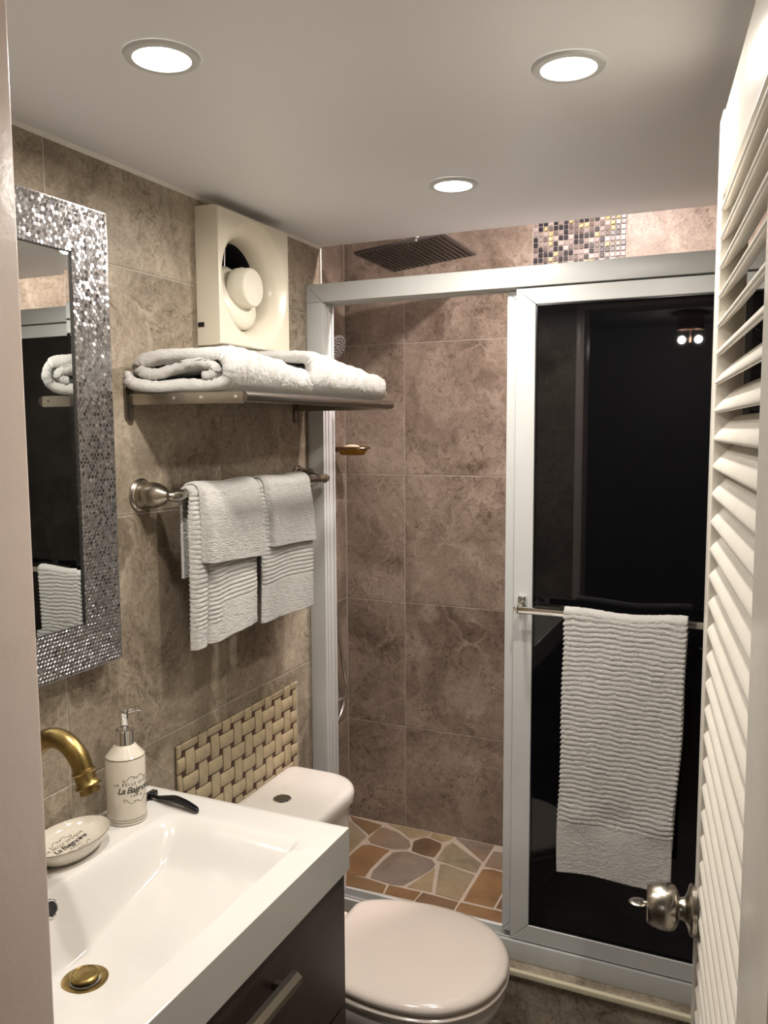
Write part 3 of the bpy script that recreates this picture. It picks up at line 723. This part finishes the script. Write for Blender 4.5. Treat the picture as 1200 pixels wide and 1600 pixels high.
i_ = [(.0232, y0+bv, z0+bv), (.0232, y1-bv, z0+bv), (.0232, y1-bv, z1-bv), (.0232, y0+bv, z1-bv)]
bk = [(.0188, *p[1:]) for p in o_]
b.raw(o_+i_+bk, [(4, 5, 6, 7), (0, 1, 5, 4), (1, 2, 6, 5), (2, 3, 7, 6), (3, 0, 4, 7), (8, 9, 1, 0), (9, 10, 2, 1), (10, 11, 3, 2), (11, 8, 0, 3), (8, 9, 10, 11)])
b.build('mirror_plate', 'mirror_glass', mr, smooth=False)

# ------------------------------------------------------------------ basket-weave panel behind the toilet
WY0, WY1, WZ1 = 1.304, 1.778, .897; WP = (WY1-WY0)/11; NR = 6; WZ0 = WZ1-WP*NR+.01
wv = B().box((.0003, WY0, WZ0), (.0035, WY1, WZ1)).build('weave_panel', 'weave_ground')
tag(wv, 'beige basket-weave ceramic panel on the wall above the toilet tank', 'wall panel')
B().box((.0003, WY1+.0002, WZ0), (.006, WY1+.010, WZ1), .001, 1).build('edge_strip', 'grout', wv)
wc = {}
def weave_mesh(vert, l0, l1, w0, w1):
    """strip in its own plane: long axis from -l0 to l1, half-widths -w0..w1, crowned in x"""
    key = (vert, round(l0, 4), round(l1, 4), round(w0, 4), round(w1, 4))
    if key in wc: return wc[key]
    R = []; N = 8
    for k in range(N+1):
        t = -l0+(l0+l1)*k/N; e = abs(t)/(.62*WP); pinch = 1-.10*e**2
        hx = .0058-.0034*min(1, e)**2
        q = []
        for f, x in ((-1, .0), (-1, hx*.55), (-.8, hx*.85), (0, hx), (.8, hx*.85), (1, hx*.55), (1, 0)):
            ww = (w1 if f > 0 else w0)*abs(f)*pinch*(1 if f > 0 else -1); q.append((x, ww, t) if vert else (x, t, ww))
        R.append(q)
    wc[key] = B().rings(R).mesh('weave_strip', 40); return wc[key]
hw = WP*.345; hl = WP*.59
for i in range(12):
    for j in range(NR+1):
        cy, cz = WY0+(i-.0)*WP, WZ1-(j+.0)*WP
        vert = (i+j) % 2 == 0
        def cl(c, d, lo, hi): return max(0, min(d, c-lo)), max(0, min(d, hi-c))
        ly, hy = cl(cy, hw if vert else hl, WY0+.0006, WY1-.0006); lz, hz = cl(cz, hl if vert else hw, WZ0+.0006, WZ1-.0006)
        if ly+hy < .004 or lz+hz < .004: continue
        me = weave_mesh(vert, *((lz, hz, ly, hy) if vert else (ly, hy, lz, hz)))
        o = bpy.data.objects.new('weave_strip', me); COL.objects.link(o); o.parent = wv; o.location = Vector((.0034, cy, cz))-wv.location
        if random.random() < .0: pass
b = B()
for i in range(11):
    for j in range(NR):
        cy, cz = WY0+(i+.5)*WP, WZ1-(j+.5)*WP
        if cz-.004 > WZ0: b.box((.0034, cy-.0042, cz-.0042), (.0042, cy+.0042, cz+.0042))
tag(b.build('weave_node', 'weave_node', wv), kind='stuff')

# ------------------------------------------------------------------ toilet
TY = 1.553
tl = root('toilet', (.35, TY, 0), 'white ceramic close-coupled toilet with closed lid beside the vanity', 'toilet')
def dshape(x0, x1, hw, rf, rb, n=10):
    pts = []
    for cx, cy, a0, r in ((x0+rb, TY-hw+rb, PI, rb), (x1-rf, TY-hw+rf, 1.5*PI, rf), (x1-rf, TY+hw-rf, 0, rf), (x0+rb, TY+hw-rb, .5*PI, rb)):
        for k in range(n+1):
            a = a0+.5*PI*k/n; pts.append((cx+r*math.cos(a), cy+r*math.sin(a)))
    return pts
def ring_at(p, z): return [(x, y, z) for x, y in p]
b = B(); b.rings([ring_at(dshape(.02, .185, .150, .055, .02), .385), ring_at(dshape(.014, .198, .168, .065, .02), .45), ring_at(dshape(.012, .205, .178, .075, .02), .60), ring_at(dshape(.012, .207, .180, .078, .02), .664)])
b.build('tank', 'ceramic', tl)
b = B(); L = []
for z, ins in ((.6645, .004), (.668, .0005), (.685, 0), (.692, .002), (.6965, .006), (.6995, .013), (.7005, .022)):
    L.append(ring_at(dshape(.010+ins*.5, .221-ins, .190-ins, .092-ins*.6, .022), z))
b.rings(L); b.build('tank_lid', 'ceramic', tl, smooth=60)
b = B(); b.lathe([(.021, 0), (.021, .002), (.0185, .0032), (.0178, .0022)], (.098, TY, .7005), n=32); bt = b.build('flush_button', 'chrome', tl)
b = B(); b.lathe([(.0172, 0), (.0172, .004), (.014, .005), (.002, .0052)], (.098, TY, .7008), n=32); b.build('push_cap', 'steel_plate', bt)
XS = [(.225, .0), (.225, .104), (.232, .122), (.26, .143), (.32, .166), (.40, .178), (.48, .172), (.54, .149), (.588, .103), (.613, .052), (.621, 0)]
def egg(s=1., dx=0., ins=0.):
    cx = .42; P = [(x, wd) for x, wd in XS]
    C = [(p.x, p.y) for p in catmull([(a, c, 0) for a, c in P[2:]], 5)]
    half = [P[1]]+C
    pts = [(x, TY+wd) for x, wd in half]+[(x, TY-wd) for x, wd in reversed(half[:-1])]
    out = []
    for x, y in pts:
        X = cx+(x-cx)*s+dx; Y = TY+(y-TY)*s; d = math.hypot(X-cx, Y-TY); k = (d-ins)/d; out.append((cx+(X-cx)*k, TY+(Y-TY)*k))
    return out
b = B(); b.rings([ring_at(egg(ins=i), z) for z, i in ((.4065, .010), (.4085, .004), (.413, .0005), (.420, .0), (.4255, .004), (.4295, .011), (.432, .024), (.4345, .06), (.4355, .11))])
b.build('seat_lid', 'toilet_lid', tl, smooth=60)
b = B(); b.rings([ring_at(egg(ins=i), z) for z, i in ((.388, .006), (.391, .001), (.400, -.001), (.4045, .004), (.4055, .010))])
b.build('seat', 'toilet_lid', tl, smooth=60)
b = B(); b.rings([ring_at(egg(s, dx, ins=i), z) for z, s, dx, i in ((0, .62, -.06, .0), (.02, .62, -.06, .0), (.12, .60, -.06, 0), (.22, .70, -.045, 0), (.30, .86, -.02, 0), (.355, .97, -.004, .0), (.375, 1., 0, .004), (.3865, 1., 0, .008))])
b.build('bowl', 'ceramic', tl, smooth=60)
b = B(); b.rings([ring_at(dshape(.03, .30, .10, .04, .02), z) for z in (.24, .30, .3845)]); b.build('tank_deck', 'ceramic', tl)
for s in (-1, 1):
    b = B().lathe([(.012, 0), (.012, .022), (.009, .026)], (.213, TY+s*.075, .388), n=16)
    b.build('hinge', 'toilet_lid', tl)

# ------------------------------------------------------------------ vanity cabinet and basin
VY0, VY1, CT = .566, 1.2265, .85
vc = root('vanity_cabinet', (.2, .9, .10), 'dark brown wood vanity cabinet with drawers under the white basin', 'cabinet')
B().box((.004, VY0+.008, .12), (.405, VY1-.008, .715), .001, 1).build('body', 'wenge', vc)
for z0, z1 in ((.531, .772), (.122, .525)):
    d = B().box((.4055, VY0+.006, z0), (.4245, VY1-.007, z1), .0012, 1).build('drawer', 'wenge', vc)
    hz = z1-.0575 if z1 > .7 else z1-.07
    b = B(); pf = [(.440+a*1.5, hz+c*1.35) for a, c in ((.002, -.008), (.0085, -.008), (.0125, -.003), (.0125, .004), (.0075, .009), (.0015, .009), (.0015, .0065), (.0065, .0055), (.0065, -.0035), (.002, -.004))]
    b.prism(pf, .775, 1.012, ax='y')
    for y in (.80, .985): b.box((.4245, y-.005, hz-.0045), (.4505, y+.005, hz+.0072))
    b.build('handle', 'chrome' if 0 else 'brushed_nickel', d, smooth=False)
for x in (.05, .37):
    for y in (VY0+.05, VY1-.05): B().lathe([(.015, 0), (.018, .002), (.018, .12)], (x, y, 0.0), n=16).build('foot', 'black_plastic', vc)
sk = root('washbasin', (.2, .9, .774), 'white rectangular resin washbasin with a sloping trough on the cabinet', 'sink')
BX0, BX1, BYc, BHY = .101, .381, .848, .308
def depth(x, y):
    s = 1-abs(y-BYc)/BHY
    if s <= 0: return 0.
    if s > .80: s = .80+.08*(1-math.exp(-(s-.80)/.08))
    D = .042*smoothstep(0, .30, s)+.070*s**1.15
    xl = BX0+.004; wl_ = .052; wf = .014
    a = smoothstep(0, 1, (x-xl)/wl_) if x > xl else 0.
    c = smoothstep(0, 1, (BX1-x)/wf) if x < BX1 else 0.
    return float(D*a*c)
xs = sorted(set([.001, .0035, .05, BX0]+[BX0+.003*k for k in range(1, 21)]+[.17+.01*k for k in range(19)]+[BX1-.0025*k for k in range(0, 12)]+[.40, .4285, .431]))
ys = [VY0, VY0+.0025]+list(np.linspace(VY0+.012, VY1-.012, 84))+[VY1-.0025, VY1]
nx, ny = len(xs), len(ys); vs = []; fcs = []
for i, x in enumerate(xs):
    for j, y in enumerate(ys):
        e = .0016 if (i in (nx-1,) or j in (0, ny-1)) else 0.
        vs.append((x, y, CT-depth(x, y)-e))
for i in range(nx-1):
    for j in range(ny-1): a = i*ny+j; fcs.append((a, a+ny, a+ny+1, a+1))
for x in xs:                    # underside follows the bowl
    for y in ys: vs.append((x, y, min(.7745, CT-depth(x, y)-.010)))
for i in range(nx-1):
    for j in range(ny-1): a = nx*ny+i*ny+j; fcs.append((a, a+1, a+ny+1, a+ny))
border = [(i, 0) for i in range(nx)]+[(nx-1, j) for j in range(1, ny)]+[(i, ny-1) for i in range(nx-2, -1, -1)]+[(0, j) for j in range(ny-2, 0, -1)]
for k in range(len(border)):
    a = border[k]; c = border[(k+1) % len(border)]
    fcs.append((a[0]*ny+a[1], c[0]*ny+c[1], nx*ny+c[0]*ny+c[1], nx*ny+a[0]*ny+a[1]))
b = B().raw(vs, fcs); b.build('basin', 'white_resin', sk, smooth=35)
# pop-up drain
DX, DY = .197, .846; DZ = CT-depth(DX, DY)
b = B(); b.lathe([(.0315, -.002), (.0325, .0012), (.029, .0022), (.021, .0008), (.019, -.006)], (DX, DY, DZ), n=40); dr = b.build('drain', 'antique_brass', sk)
b = B(); b.lathe([(.0190, -.003), (.0196, .0045)], (DX, DY, DZ), n=32); b.build('seal', 'black_plastic', dr)
b = B(); b.lathe([(.0185, .004), (.0205, .006), (.0205, .009), (.018, .011), (.0165, .0095), (.008, .0102), (.001, .0105)], (DX, DY, DZ), n=32); b.build('plug', 'antique_brass', dr)
# overflow ring on the wall side of the trough
b = B(); ax = Vector((.92, 0, .38)).normalized(); oc = Vector((.1205, .861, CT-.0215))
ringp = []
for k in range(28):
    a = 2*PI*k/28; e1 = Vector((0, 1, 0)); e2 = ax.cross(e1); ringp.append(oc+(e1*math.cos(a)+e2*math.sin(a))*.012)
b.tube(ringp, .0022, 8, True); ov = b.build('overflow_ring', 'chrome', sk)
B().lathe([(.0105, -.003), (.0105, .0006)], oc, ax, 24).build('overflow_hole', 'dark_void', ov)

# ------------------------------------------------------------------ brass faucet
FYY = .885
fc = root('faucet', (.05, FYY, CT), 'antique brass swan-neck faucet curving over the basin', 'faucet')
b = B(); b.lathe([(.027, .0003), (.028, .006), (.022, .010), (.019, .02), (.0225, .032), (.021, .05), (.0165, .058)], (.045, FYY, CT), n=32); b.build('base', 'antique_brass', fc)
pth = catmull([(.045, FYY, .905), (.0445, FYY, .95), (.046, FYY, .99), (.057, FYY, 1.028), (.080, FYY, 1.059), (.110, FYY, 1.079), (.140, FYY, 1.0775), (.163, FYY, 1.059), (.173, FYY, 1.037)], 6)
b = B(); b.tube(pth, [.0148]*len(pth), 20); b.build('spout', 'antique_brass', fc, smooth=60)
d = Vector((.012, 0, -.03)).normalized()
b = B(); b.lathe([(.0150, -.004), (.0168, -.003), (.0172, 0), (.0155, .002), (.0152, .010), (.0165, .017), (.0185, .019), (.0185, .0215), (.0145, .0235), (.0145, .031), (.012, .031)], (.173, FYY, 1.037), d, 28); b.build('aerator', 'antique_brass', fc)
b = B()
for s in (-1,):
    b.cyl((.045, FYY+s*.018, CT+.03), (.045, FYY+s*.048, CT+.034), .006); b.lathe([(.008, 0), (.011, .006), (.009, .016), (.003, .02)], (.045, FYY+s*.046, CT+.034), (0, s, .1), 20)
b.build('handle', 'antique_brass', fc)

# ------------------------------------------------------------------ soap dispenser with lettering
def text_mesh(body, size, shear=0., spacing=1., bold=0.):
    cu = bpy.data.curves.new('lettering', 'FONT'); cu.body = body; cu.size = size; cu.shear = shear; cu.space_character = spacing
    cu.align_x = 'CENTER'; cu.align_y = 'CENTER'; cu.resolution_u = 3; cu.offset = bold
    o = bpy.data.objects.new('lettering', cu); COL.objects.link(o); bpy.context.view_layer.update()
    dg = bpy.context.evaluated_depsgraph_get(); me = bpy.data.meshes.new_from_object(o.evaluated_get(dg))
    V = [tuple(v.co) for v in me.vertices]; F = [tuple(p.vertices) for p in me.polygons]
    bpy.data.objects.remove(o); bpy.data.meshes.remove(me); bpy.data.curves.remove(cu); return V, F
def flourish(up=1):
    L = []
    for s in (-1, 1):
        L.append([(s*.001, 0), (s*.004, .0022*up), (s*.0075, .0012*up), (s*.0105, -.0022*up), (s*.0128, -.0030*up), (s*.0135, -.0012*up), (s*.0122, -.0004*up)])
    L.append([(-.003, -.0008*up), (-.001, .0008*up), (.0012, -.0004*up), (.003, .0009*up)])
    return L
def printed(parent, mapf, k=1.):
    """the printed label in 2D (metres), mapped onto a surface by mapf(u, v, lift)"""
    items = [('LA BELLE EPOQUE', .0042*k, 0., 1.45, .0068*k, 'ink', 0.), ('La Baignoire', .0096*k, .35, .86, 0., 'ink', .00008*k), ('PARIS', .0038*k, 0., 1.5, -.0068*k, 'ink', 0.)]
    for body, size, shr, spc, dv, mt, bold in items:
        V, F = text_mesh(body, size, shr, spc, bold)
        b = B(); b.raw([mapf(x, y+dv, .0004) for x, y, z in V], F); b.build('lettering', mt, parent, smooth=False)
    for dv, upd in ((.0130*k, 1), (-.0122*k, -1)):
        b = B()
        for ln in flourish(upd):
            pts = [mapf(p.x*k, p.y*k+dv, .0002) for p in catmull([(a, c, 0) for a, c in ln], 4)]
            b.tube(pts, .00024*k, 5)
        tag(b.build('flourish', 'ink_light', parent), kind='stuff')
SDX, SDY, SDR = .0575, 1.099, .0340
sd = root('soap_dispenser', (SDX, SDY, CT), 'cream ceramic soap dispenser with chrome pump and black lettering', 'soap dispenser')
b = B(); b.lathe([(.0315, .0003), (SDR, .0015), (SDR, .1165), (SDR-.0012, .1185), (.030, .121), (.019, .1345), (.0165, .137)], (SDX, SDY, CT), n=56); bo = b.build('bottle', 'cream_ceramic', sd)
for z in (.006, .0105, .1168):
    b = B().lathe([(SDR-.0004, z), (SDR+.00035, z+.0002), (SDR+.00035, z+.0011), (SDR-.0004, z+.0013)], (SDX, SDY, CT), n=56, cap=False)
    b.build('line_band', 'gold_line', bo)
b = B(); b.lathe([(.0165, .1345), (.0168, .136), (.0160, .1375), (.0155, .160), (.0145, .1615), (.0135, .161), (.012, .1595)], (SDX, SDY, CT), n=40); b.build('collar', 'chrome', sd)
b = B(); b.lathe([(.0052, .159), (.0052, .166), (.0066, .168), (.0085, .192), (.0088, .1965), (.0078, .1985), (.002, .199)], (SDX, SDY, CT), n=28); b.build('pump', 'chrome', sd)
b = B(); dirn = Vector((.30, .95, 0)).normalized(); c0 = Vector((SDX, SDY, CT+.192))
pp = catmull([c0+dirn*.004, c0+dirn*.018, c0+dirn*.027+Vector((0, 0, -.0006)), c0+dirn*.034+Vector((0, 0, -.004))], 5); b.tube(pp, [.0042-.0018*k/len(pp) for k in range(len(pp))], 12); b.build('nozzle', 'chrome', sd)
ang0 = math.atan2(-1.09, 1.0)+.50            # label turned a little away from the camera
def on_bottle(u, v, lift):
    a = ang0+u/SDR; r = SDR+lift; return (SDX+r*math.cos(a), SDY+r*math.sin(a), CT+.064+v)
printed(bo, on_bottle, 1.62)

# soap dish
SOX, SOY = .058, .965
sp = root('soap_dish', (SOX, SOY, CT), 'shallow oval cream soap dish with black lettering beside the faucet', 'soap dish')
b = B(); b.lathe([(.60, .0003), (.66, .002), (.80, .010), (.93, .020), (.995, .029), (1.0, .0305), (.985, .0312), (.965, .0295), (.86, .0215), (.70, .0175), (.40, .0155), (.01, .0150)], (SOX, SOY, CT), n=64, sx=.0505, sy=.0745); ds = b.build('dish', 'cream_ceramic', sp, smooth=60)
b = B(); b.lathe([(.998, .0300), (1.006, .0304), (1.004, .0312), (.992, .0314)], (SOX, SOY, CT), n=64, sx=.0505, sy=.0745, cap=False); b.build('rim_line', 'gold_line', ds)
ca, sa = math.cos(PI/2+.05), math.sin(PI/2+.05)
def on_dish(u, v, lift):
    x, y = u*ca-v*sa, u*sa+v*ca; rr = math.hypot(x/.0505, y/.0745)
    h = np.interp(rr, [0, .4, .7, .86, .965], [.0150, .0155, .0175, .0215, .0295]); return (SOX+x, SOY+y, CT+float(h)+lift+.0002)
printed(ds, on_dish, 1.75)

# razor
rz = root('razor', (.10, 1.18, CT), 'black disposable razor lying on the washbasin behind the soap dispenser', 'razor')
pr = catmull([(.047, 1.176, CT+.010), (.062, 1.176, CT+.006), (.080, 1.175, CT+.0085), (.105, 1.172, CT+.0125), (.135, 1.168, CT+.0105), (.162, 1.163, CT+.0062)], 6)
b = B(); R = []
for i, p in enumerate(pr):
    t = i/(len(pr)-1); wd = np.interp(t, [0, .15, .3, .5, .8, .95, 1], [.0030, .0036, .0058, .0085, .0085, .0066, .003]); th = np.interp(t, [0, .3, .6, 1], [.003, .005, .0068, .004])
    R.append([(p.x+0*math.cos(a), p.y+wd*math.cos(a), p.z+th*math.sin(a)) for a in [2*PI*k/14 for k in range(14)]])
b.rings(R); b.build('grip', 'black_plastic', rz, smooth=60)
b = B(); b.box((.034, 1.156, CT+.0005), (.046, 1.196, CT+.0105), .0015, 2); b.box((.044, 1.171, CT+.004), (.052, 1.181, CT+.013), .001, 1); b.build('head', 'black_plastic', rz)
b = B()
for x in (.0365, .0400, .0435): B().box((x-.0006, 1.158, CT+.0103), (x+.0006, 1.194, CT+.0112)).build('blade', 'chrome', rz)

# ------------------------------------------------------------------ shower fittings
hc = [Vector(p) for p in ((-.033, 2.212, 2.034), (-.032, 2.493, 2.029), (.247, 2.489, 2.058), (.246, 2.208, 2.063))]
ctr = sum(hc, Vector())/4
shd = root('rain_shower_head', ctr, 'large square steel rain shower head hanging in the shower', 'shower head')
ex = (hc[3]-hc[0]).normalized(); ey = (hc[1]-hc[0]).normalized(); ez = ex.cross(ey).normalized()
MR = Matrix(((ex.x, ey.x, ez.x, ctr.x), (ex.y, ey.y, ez.y, ctr.y), (ex.z, ey.z, ez.z, ctr.z), (0, 0, 0, 1)))
b = B(); b.box((-.1405, -.1405, 0), (.1405, .1405, .008), .001, 1, MR); b.build('plate', 'steel_plate', shd)
b = B()
for i in range(17):
    for j in range(17):
        p = MR @ Vector(((i-8)*.0155, (j-8)*.0155, -.0026)); b.lathe([(.0022, 0), (.0034, .0027)], p, ez, 6)
tag(b.build('nozzle', 'black_plastic', shd, smooth=False), kind='stuff')
b = B(); b.sphere(ctr+ez*.022, .014); b.lathe([(.018, .008), (.015, .012), (.010, .016)], ctr, ez, 20); b.build('swivel', 'chrome', shd)
b = B(); b.tube(catmull([(SH_X, ctr.y, 2.13), (-.15, ctr.y, 2.13), (ctr.x-.03, ctr.y, 2.128), (ctr.x, ctr.y, 2.11), ctr+ez*.03], 5), .0105, 14); b.lathe([(.03, 0), (.03, .003), (.018, .009)], (SH_X, ctr.y, 2.13), (1, 0, 0), 24); b.build('arm', 'chrome', shd)
# paint drip under the ceiling edge
b = B(); b.lathe([(.0004, .0), (.0022, -.003), (.0034, -.0075), (.0028, -.0105), (.0006, -.0122)], (.268, EDGE_Y-.002, CEIL+.0002), n=14); o = b.build('paint_drip', 'ceramic')
tag(o, 'single bright drop hanging from the ceiling edge by the shower head', 'drop')
# hand shower on the recess wall
hs = root('hand_shower', (SH_X, 2.52, 1.70), 'white-faced hand shower on the shower recess wall', 'hand shower')
b = B(); b.lathe([(.020, 0), (.020, .004), (.012, .008), (.009, .03)], (SH_X, 2.44, 1.73), (1, 0, 0), 20); b.build('holder', 'chrome', hs)
dd = Vector((.75, -.15, -.35)).normalized(); hc_ = Vector((SH_X+.065, 2.452, 1.80))
b = B(); b.tube(catmull([(SH_X+.035, 2.44, 1.66), (SH_X+.036, 2.442, 1.72), (SH_X+.042, 2.446, 1.77), hc_-dd*.014], 5), .0095, 14); b.lathe([(.012, -.022), (.03, -.013), (.040, -.006), (.041, 0)], hc_, dd, 28); b.build('handle', 'chrome', hs)
b = B(); b.lathe([(.0385, 0), (.0385, .0025), (.034, .0035)], hc_, dd, 28); fcx = b.build('face', 'white_aluminium', hs)
b = B(); e1 = dd.cross(Vector((0, 0, 1))).normalized(); e2 = dd.cross(e1)
for rr, nn in ((.010, 6), (.020, 11), (.030, 16)):
    for k in range(nn):
        a = 2*PI*k/nn; b.lathe([(.0028, 0), (.002, .002)], hc_+dd*.0034+(e1*math.cos(a)+e2*math.sin(a))*rr, dd, 6)
tag(b.build('nozzle', 'black_plastic', fcx), kind='stuff')
# mixer valve and hose
mv = root('shower_mixer', (SH_X, 2.50, .60), 'dark chrome shower mixer with a hanging metal hose in the recess', 'shower mixer')
b = B(); b.box((SH_X+.0003, 2.40, .555), (SH_X+.008, 2.52, .625), .003); b.lathe([(.024, .008), (.024, .04), (.02, .045)], (SH_X, 2.46, .595), (1, 0, 0), 24); b.build('body', 'chrome', mv)
b = B(); b.tube([(SH_X+.035, 2.47, .60), (SH_X+.05, 2.505, .605), (SH_X+.05, 2.527, .602)], .007, 12); b.build('lever', 'chrome', mv)
b = B(); b.box((SH_X+.0003, 2.512, .63), (SH_X+.012, 2.534, .80), .004); b.build('riser', 'bronze_nickel', mv)
hp = catmull([(SH_X+.036, 2.44, 1.655), (SH_X+.03, 2.44, 1.50), (SH_X+.028, 2.45, 1.20), (SH_X+.03, 2.478, .98), (SH_X+.03, 2.497, .90), (SH_X+.03, 2.545, .70), (SH_X+.03, 2.566, .63), (SH_X+.03, 2.553, .577), (SH_X+.03, 2.50, .525), (SH_X+.03, 2.455, .515), (SH_X+.025, 2.435, .545)], 10)
B().tube(hp, [.0058+.0008*(i % 2) for i in range(len(hp))], 10).build('hose', 'chrome', mv)
# soap dish in the shower
sx0, sy0, szz = SH_X, 2.506, 1.462
st = root('shower_soap_holder', (sx0, sy0, szz), 'dark metal ring holder with amber glass soap tray on the recess wall', 'soap holder')
b = B(); b.lathe([(.026, .0003), (.027, .004), (.02, .009), (.010, .012), (.008, .035)], (sx0, sy0, szz+.002), (1, 0, 0), 24); b.build('rosette', 'bronze_nickel', st)
rp = [(sx0+.092+.062*math.cos(2*PI*k/32), sy0+.040*math.sin(2*PI*k/32), szz+.008) for k in range(32)]
b = B(); b.tube(rp, .003, 8, True); b.build('ring', 'bronze_nickel', st)
b = B(); b.lathe([(.55, -.016), (.72, -.014), (.92, .006), (1.0, .012), (.97, .013), (.88, .006), (.68, -.010), (.1, -.012)], (sx0+.092, sy0, szz), n=40, sx=.0605, sy=.0385); b.build('glass_tray', 'amber_glass', st, smooth=60)
o = B().sphere((sx0+.090, sy0, szz+.006), .03, (1.1, .8, .48)).build('soap_bar', 'soap')
tag(o, 'pale cream soap bar lying in the amber glass tray', 'soap')

# ------------------------------------------------------------------ louvred door
DL, ANG = .612, math.radians(90+7.3)
DA = math.radians(7.3)
fe = Vector((.9914, 1.1878, 0)); hinge = fe+Vector((math.sin(DA), -math.cos(DA), 0))*DL
dr = root('door_1', (hinge.x, hinge.y, .012), 'white louvred door standing open on the right with a nickel knob', 'door', rz=ANG, kind='structure')
DH = 1.92-.012; TH = .034
FS, NS = .046, .150; LZ0, LZ1 = .115, DH-.105
B().box((DL-FS, -TH, 0), (DL, 0, DH), .003, 3).local('stile', 'door_paint', dr)
B().box((0, -TH, 0), (NS, 0, DH), .003, 3).local('stile', 'door_paint', dr)
B().box((NS+.0003, -TH+.002, DH-.104), (DL-FS-.0003, -.002, DH-.001), .002).local('rail', 'door_paint', dr)
B().box((NS+.0003, -TH+.002, .001), (DL-FS-.0003, -.002, .112), .002).local('rail', 'door_paint', dr)
pitch = .0355; ns = int((LZ1-LZ0)/pitch)
b = B(); tl_ = math.radians(47); R0 = []
for k in range(18):
    a = 2*PI*k/18; cu, cv = .0215*np.sign(math.cos(a))*abs(math.cos(a))**.55, .0042*np.sign(math.sin(a))*abs(math.sin(a))**.8
    R0.append((cu*math.cos(tl_)+cv*math.sin(tl_), -cu*math.sin(tl_)+cv*math.cos(tl_)))
b.rings([[(x, p, q) for p, q in R0] for x in (NS+.0005, DL-FS-.0005)])
sm = b.mesh('door_paint', 50)
for k in range(ns+1):
    o = bpy.data.objects.new('slat', sm); COL.objects.link(o); o.parent = dr; o.location = (0, -TH/2+.001, LZ0+.018+k*pitch)
# knob
kz = .873-.012; kx = DL-.030
b = B(); b.lathe([(.0335, .0002), (.034, .006), (.032, .0085), (.024, .0105), (.0165, .014), (.0145, .018), (.0145, .0255)], (kx, 0, kz), (0, 1, 0), 40); b.local('knob_rose', 'brushed_nickel', dr)
b = B(); b.lathe([(.0145, .0215), (.022, .0235), (.029, .028), (.0315, .036), (.031, .046), (.0275, .058), (.0245, .063), (.022, .064), (.002, .0637)], (kx, 0, kz), (0, 1, 0), 40); kn = b.local('knob', 'brushed_nickel', dr, 50)
b = B(); b.sphere((kx, .0755, kz), .0128, (.9, 1.0, .18), 20, 10); b.cyl((kx, .063, kz), (kx, .0685, kz), .003); b.local('thumb_turn', 'brushed_nickel', kn)

# ------------------------------------------------------------------ hall ceiling lamp (seen mirrored in the black glass)
hl = root('hall_lamp', (.59, -2.55, 2.34), 'copper hall ceiling lamp with two small bulbs, mirrored in black glass', 'light')
hx, hy = .59, -2.55
B().lathe([(.088, -.0003), (.088, -.115), (.094, -.118), (.094, -.124), (.075, -.125)], (hx, hy, 2.34), n=40).build('canopy', 'copper', hl)
B().cyl((hx, hy, 2.216), (hx, hy, 2.13), .006).build('stem', 'copper', hl)
b = B(); b.cyl((hx-.05, hy, 2.155), (hx+.05, hy, 2.155), .005); b.build('arm', 'copper', hl)
for s in (-1, 1):
    bl = B().sphere((hx+s*.055, hy+.012, 2.150), .026).build('bulb', 'bulb', hl)
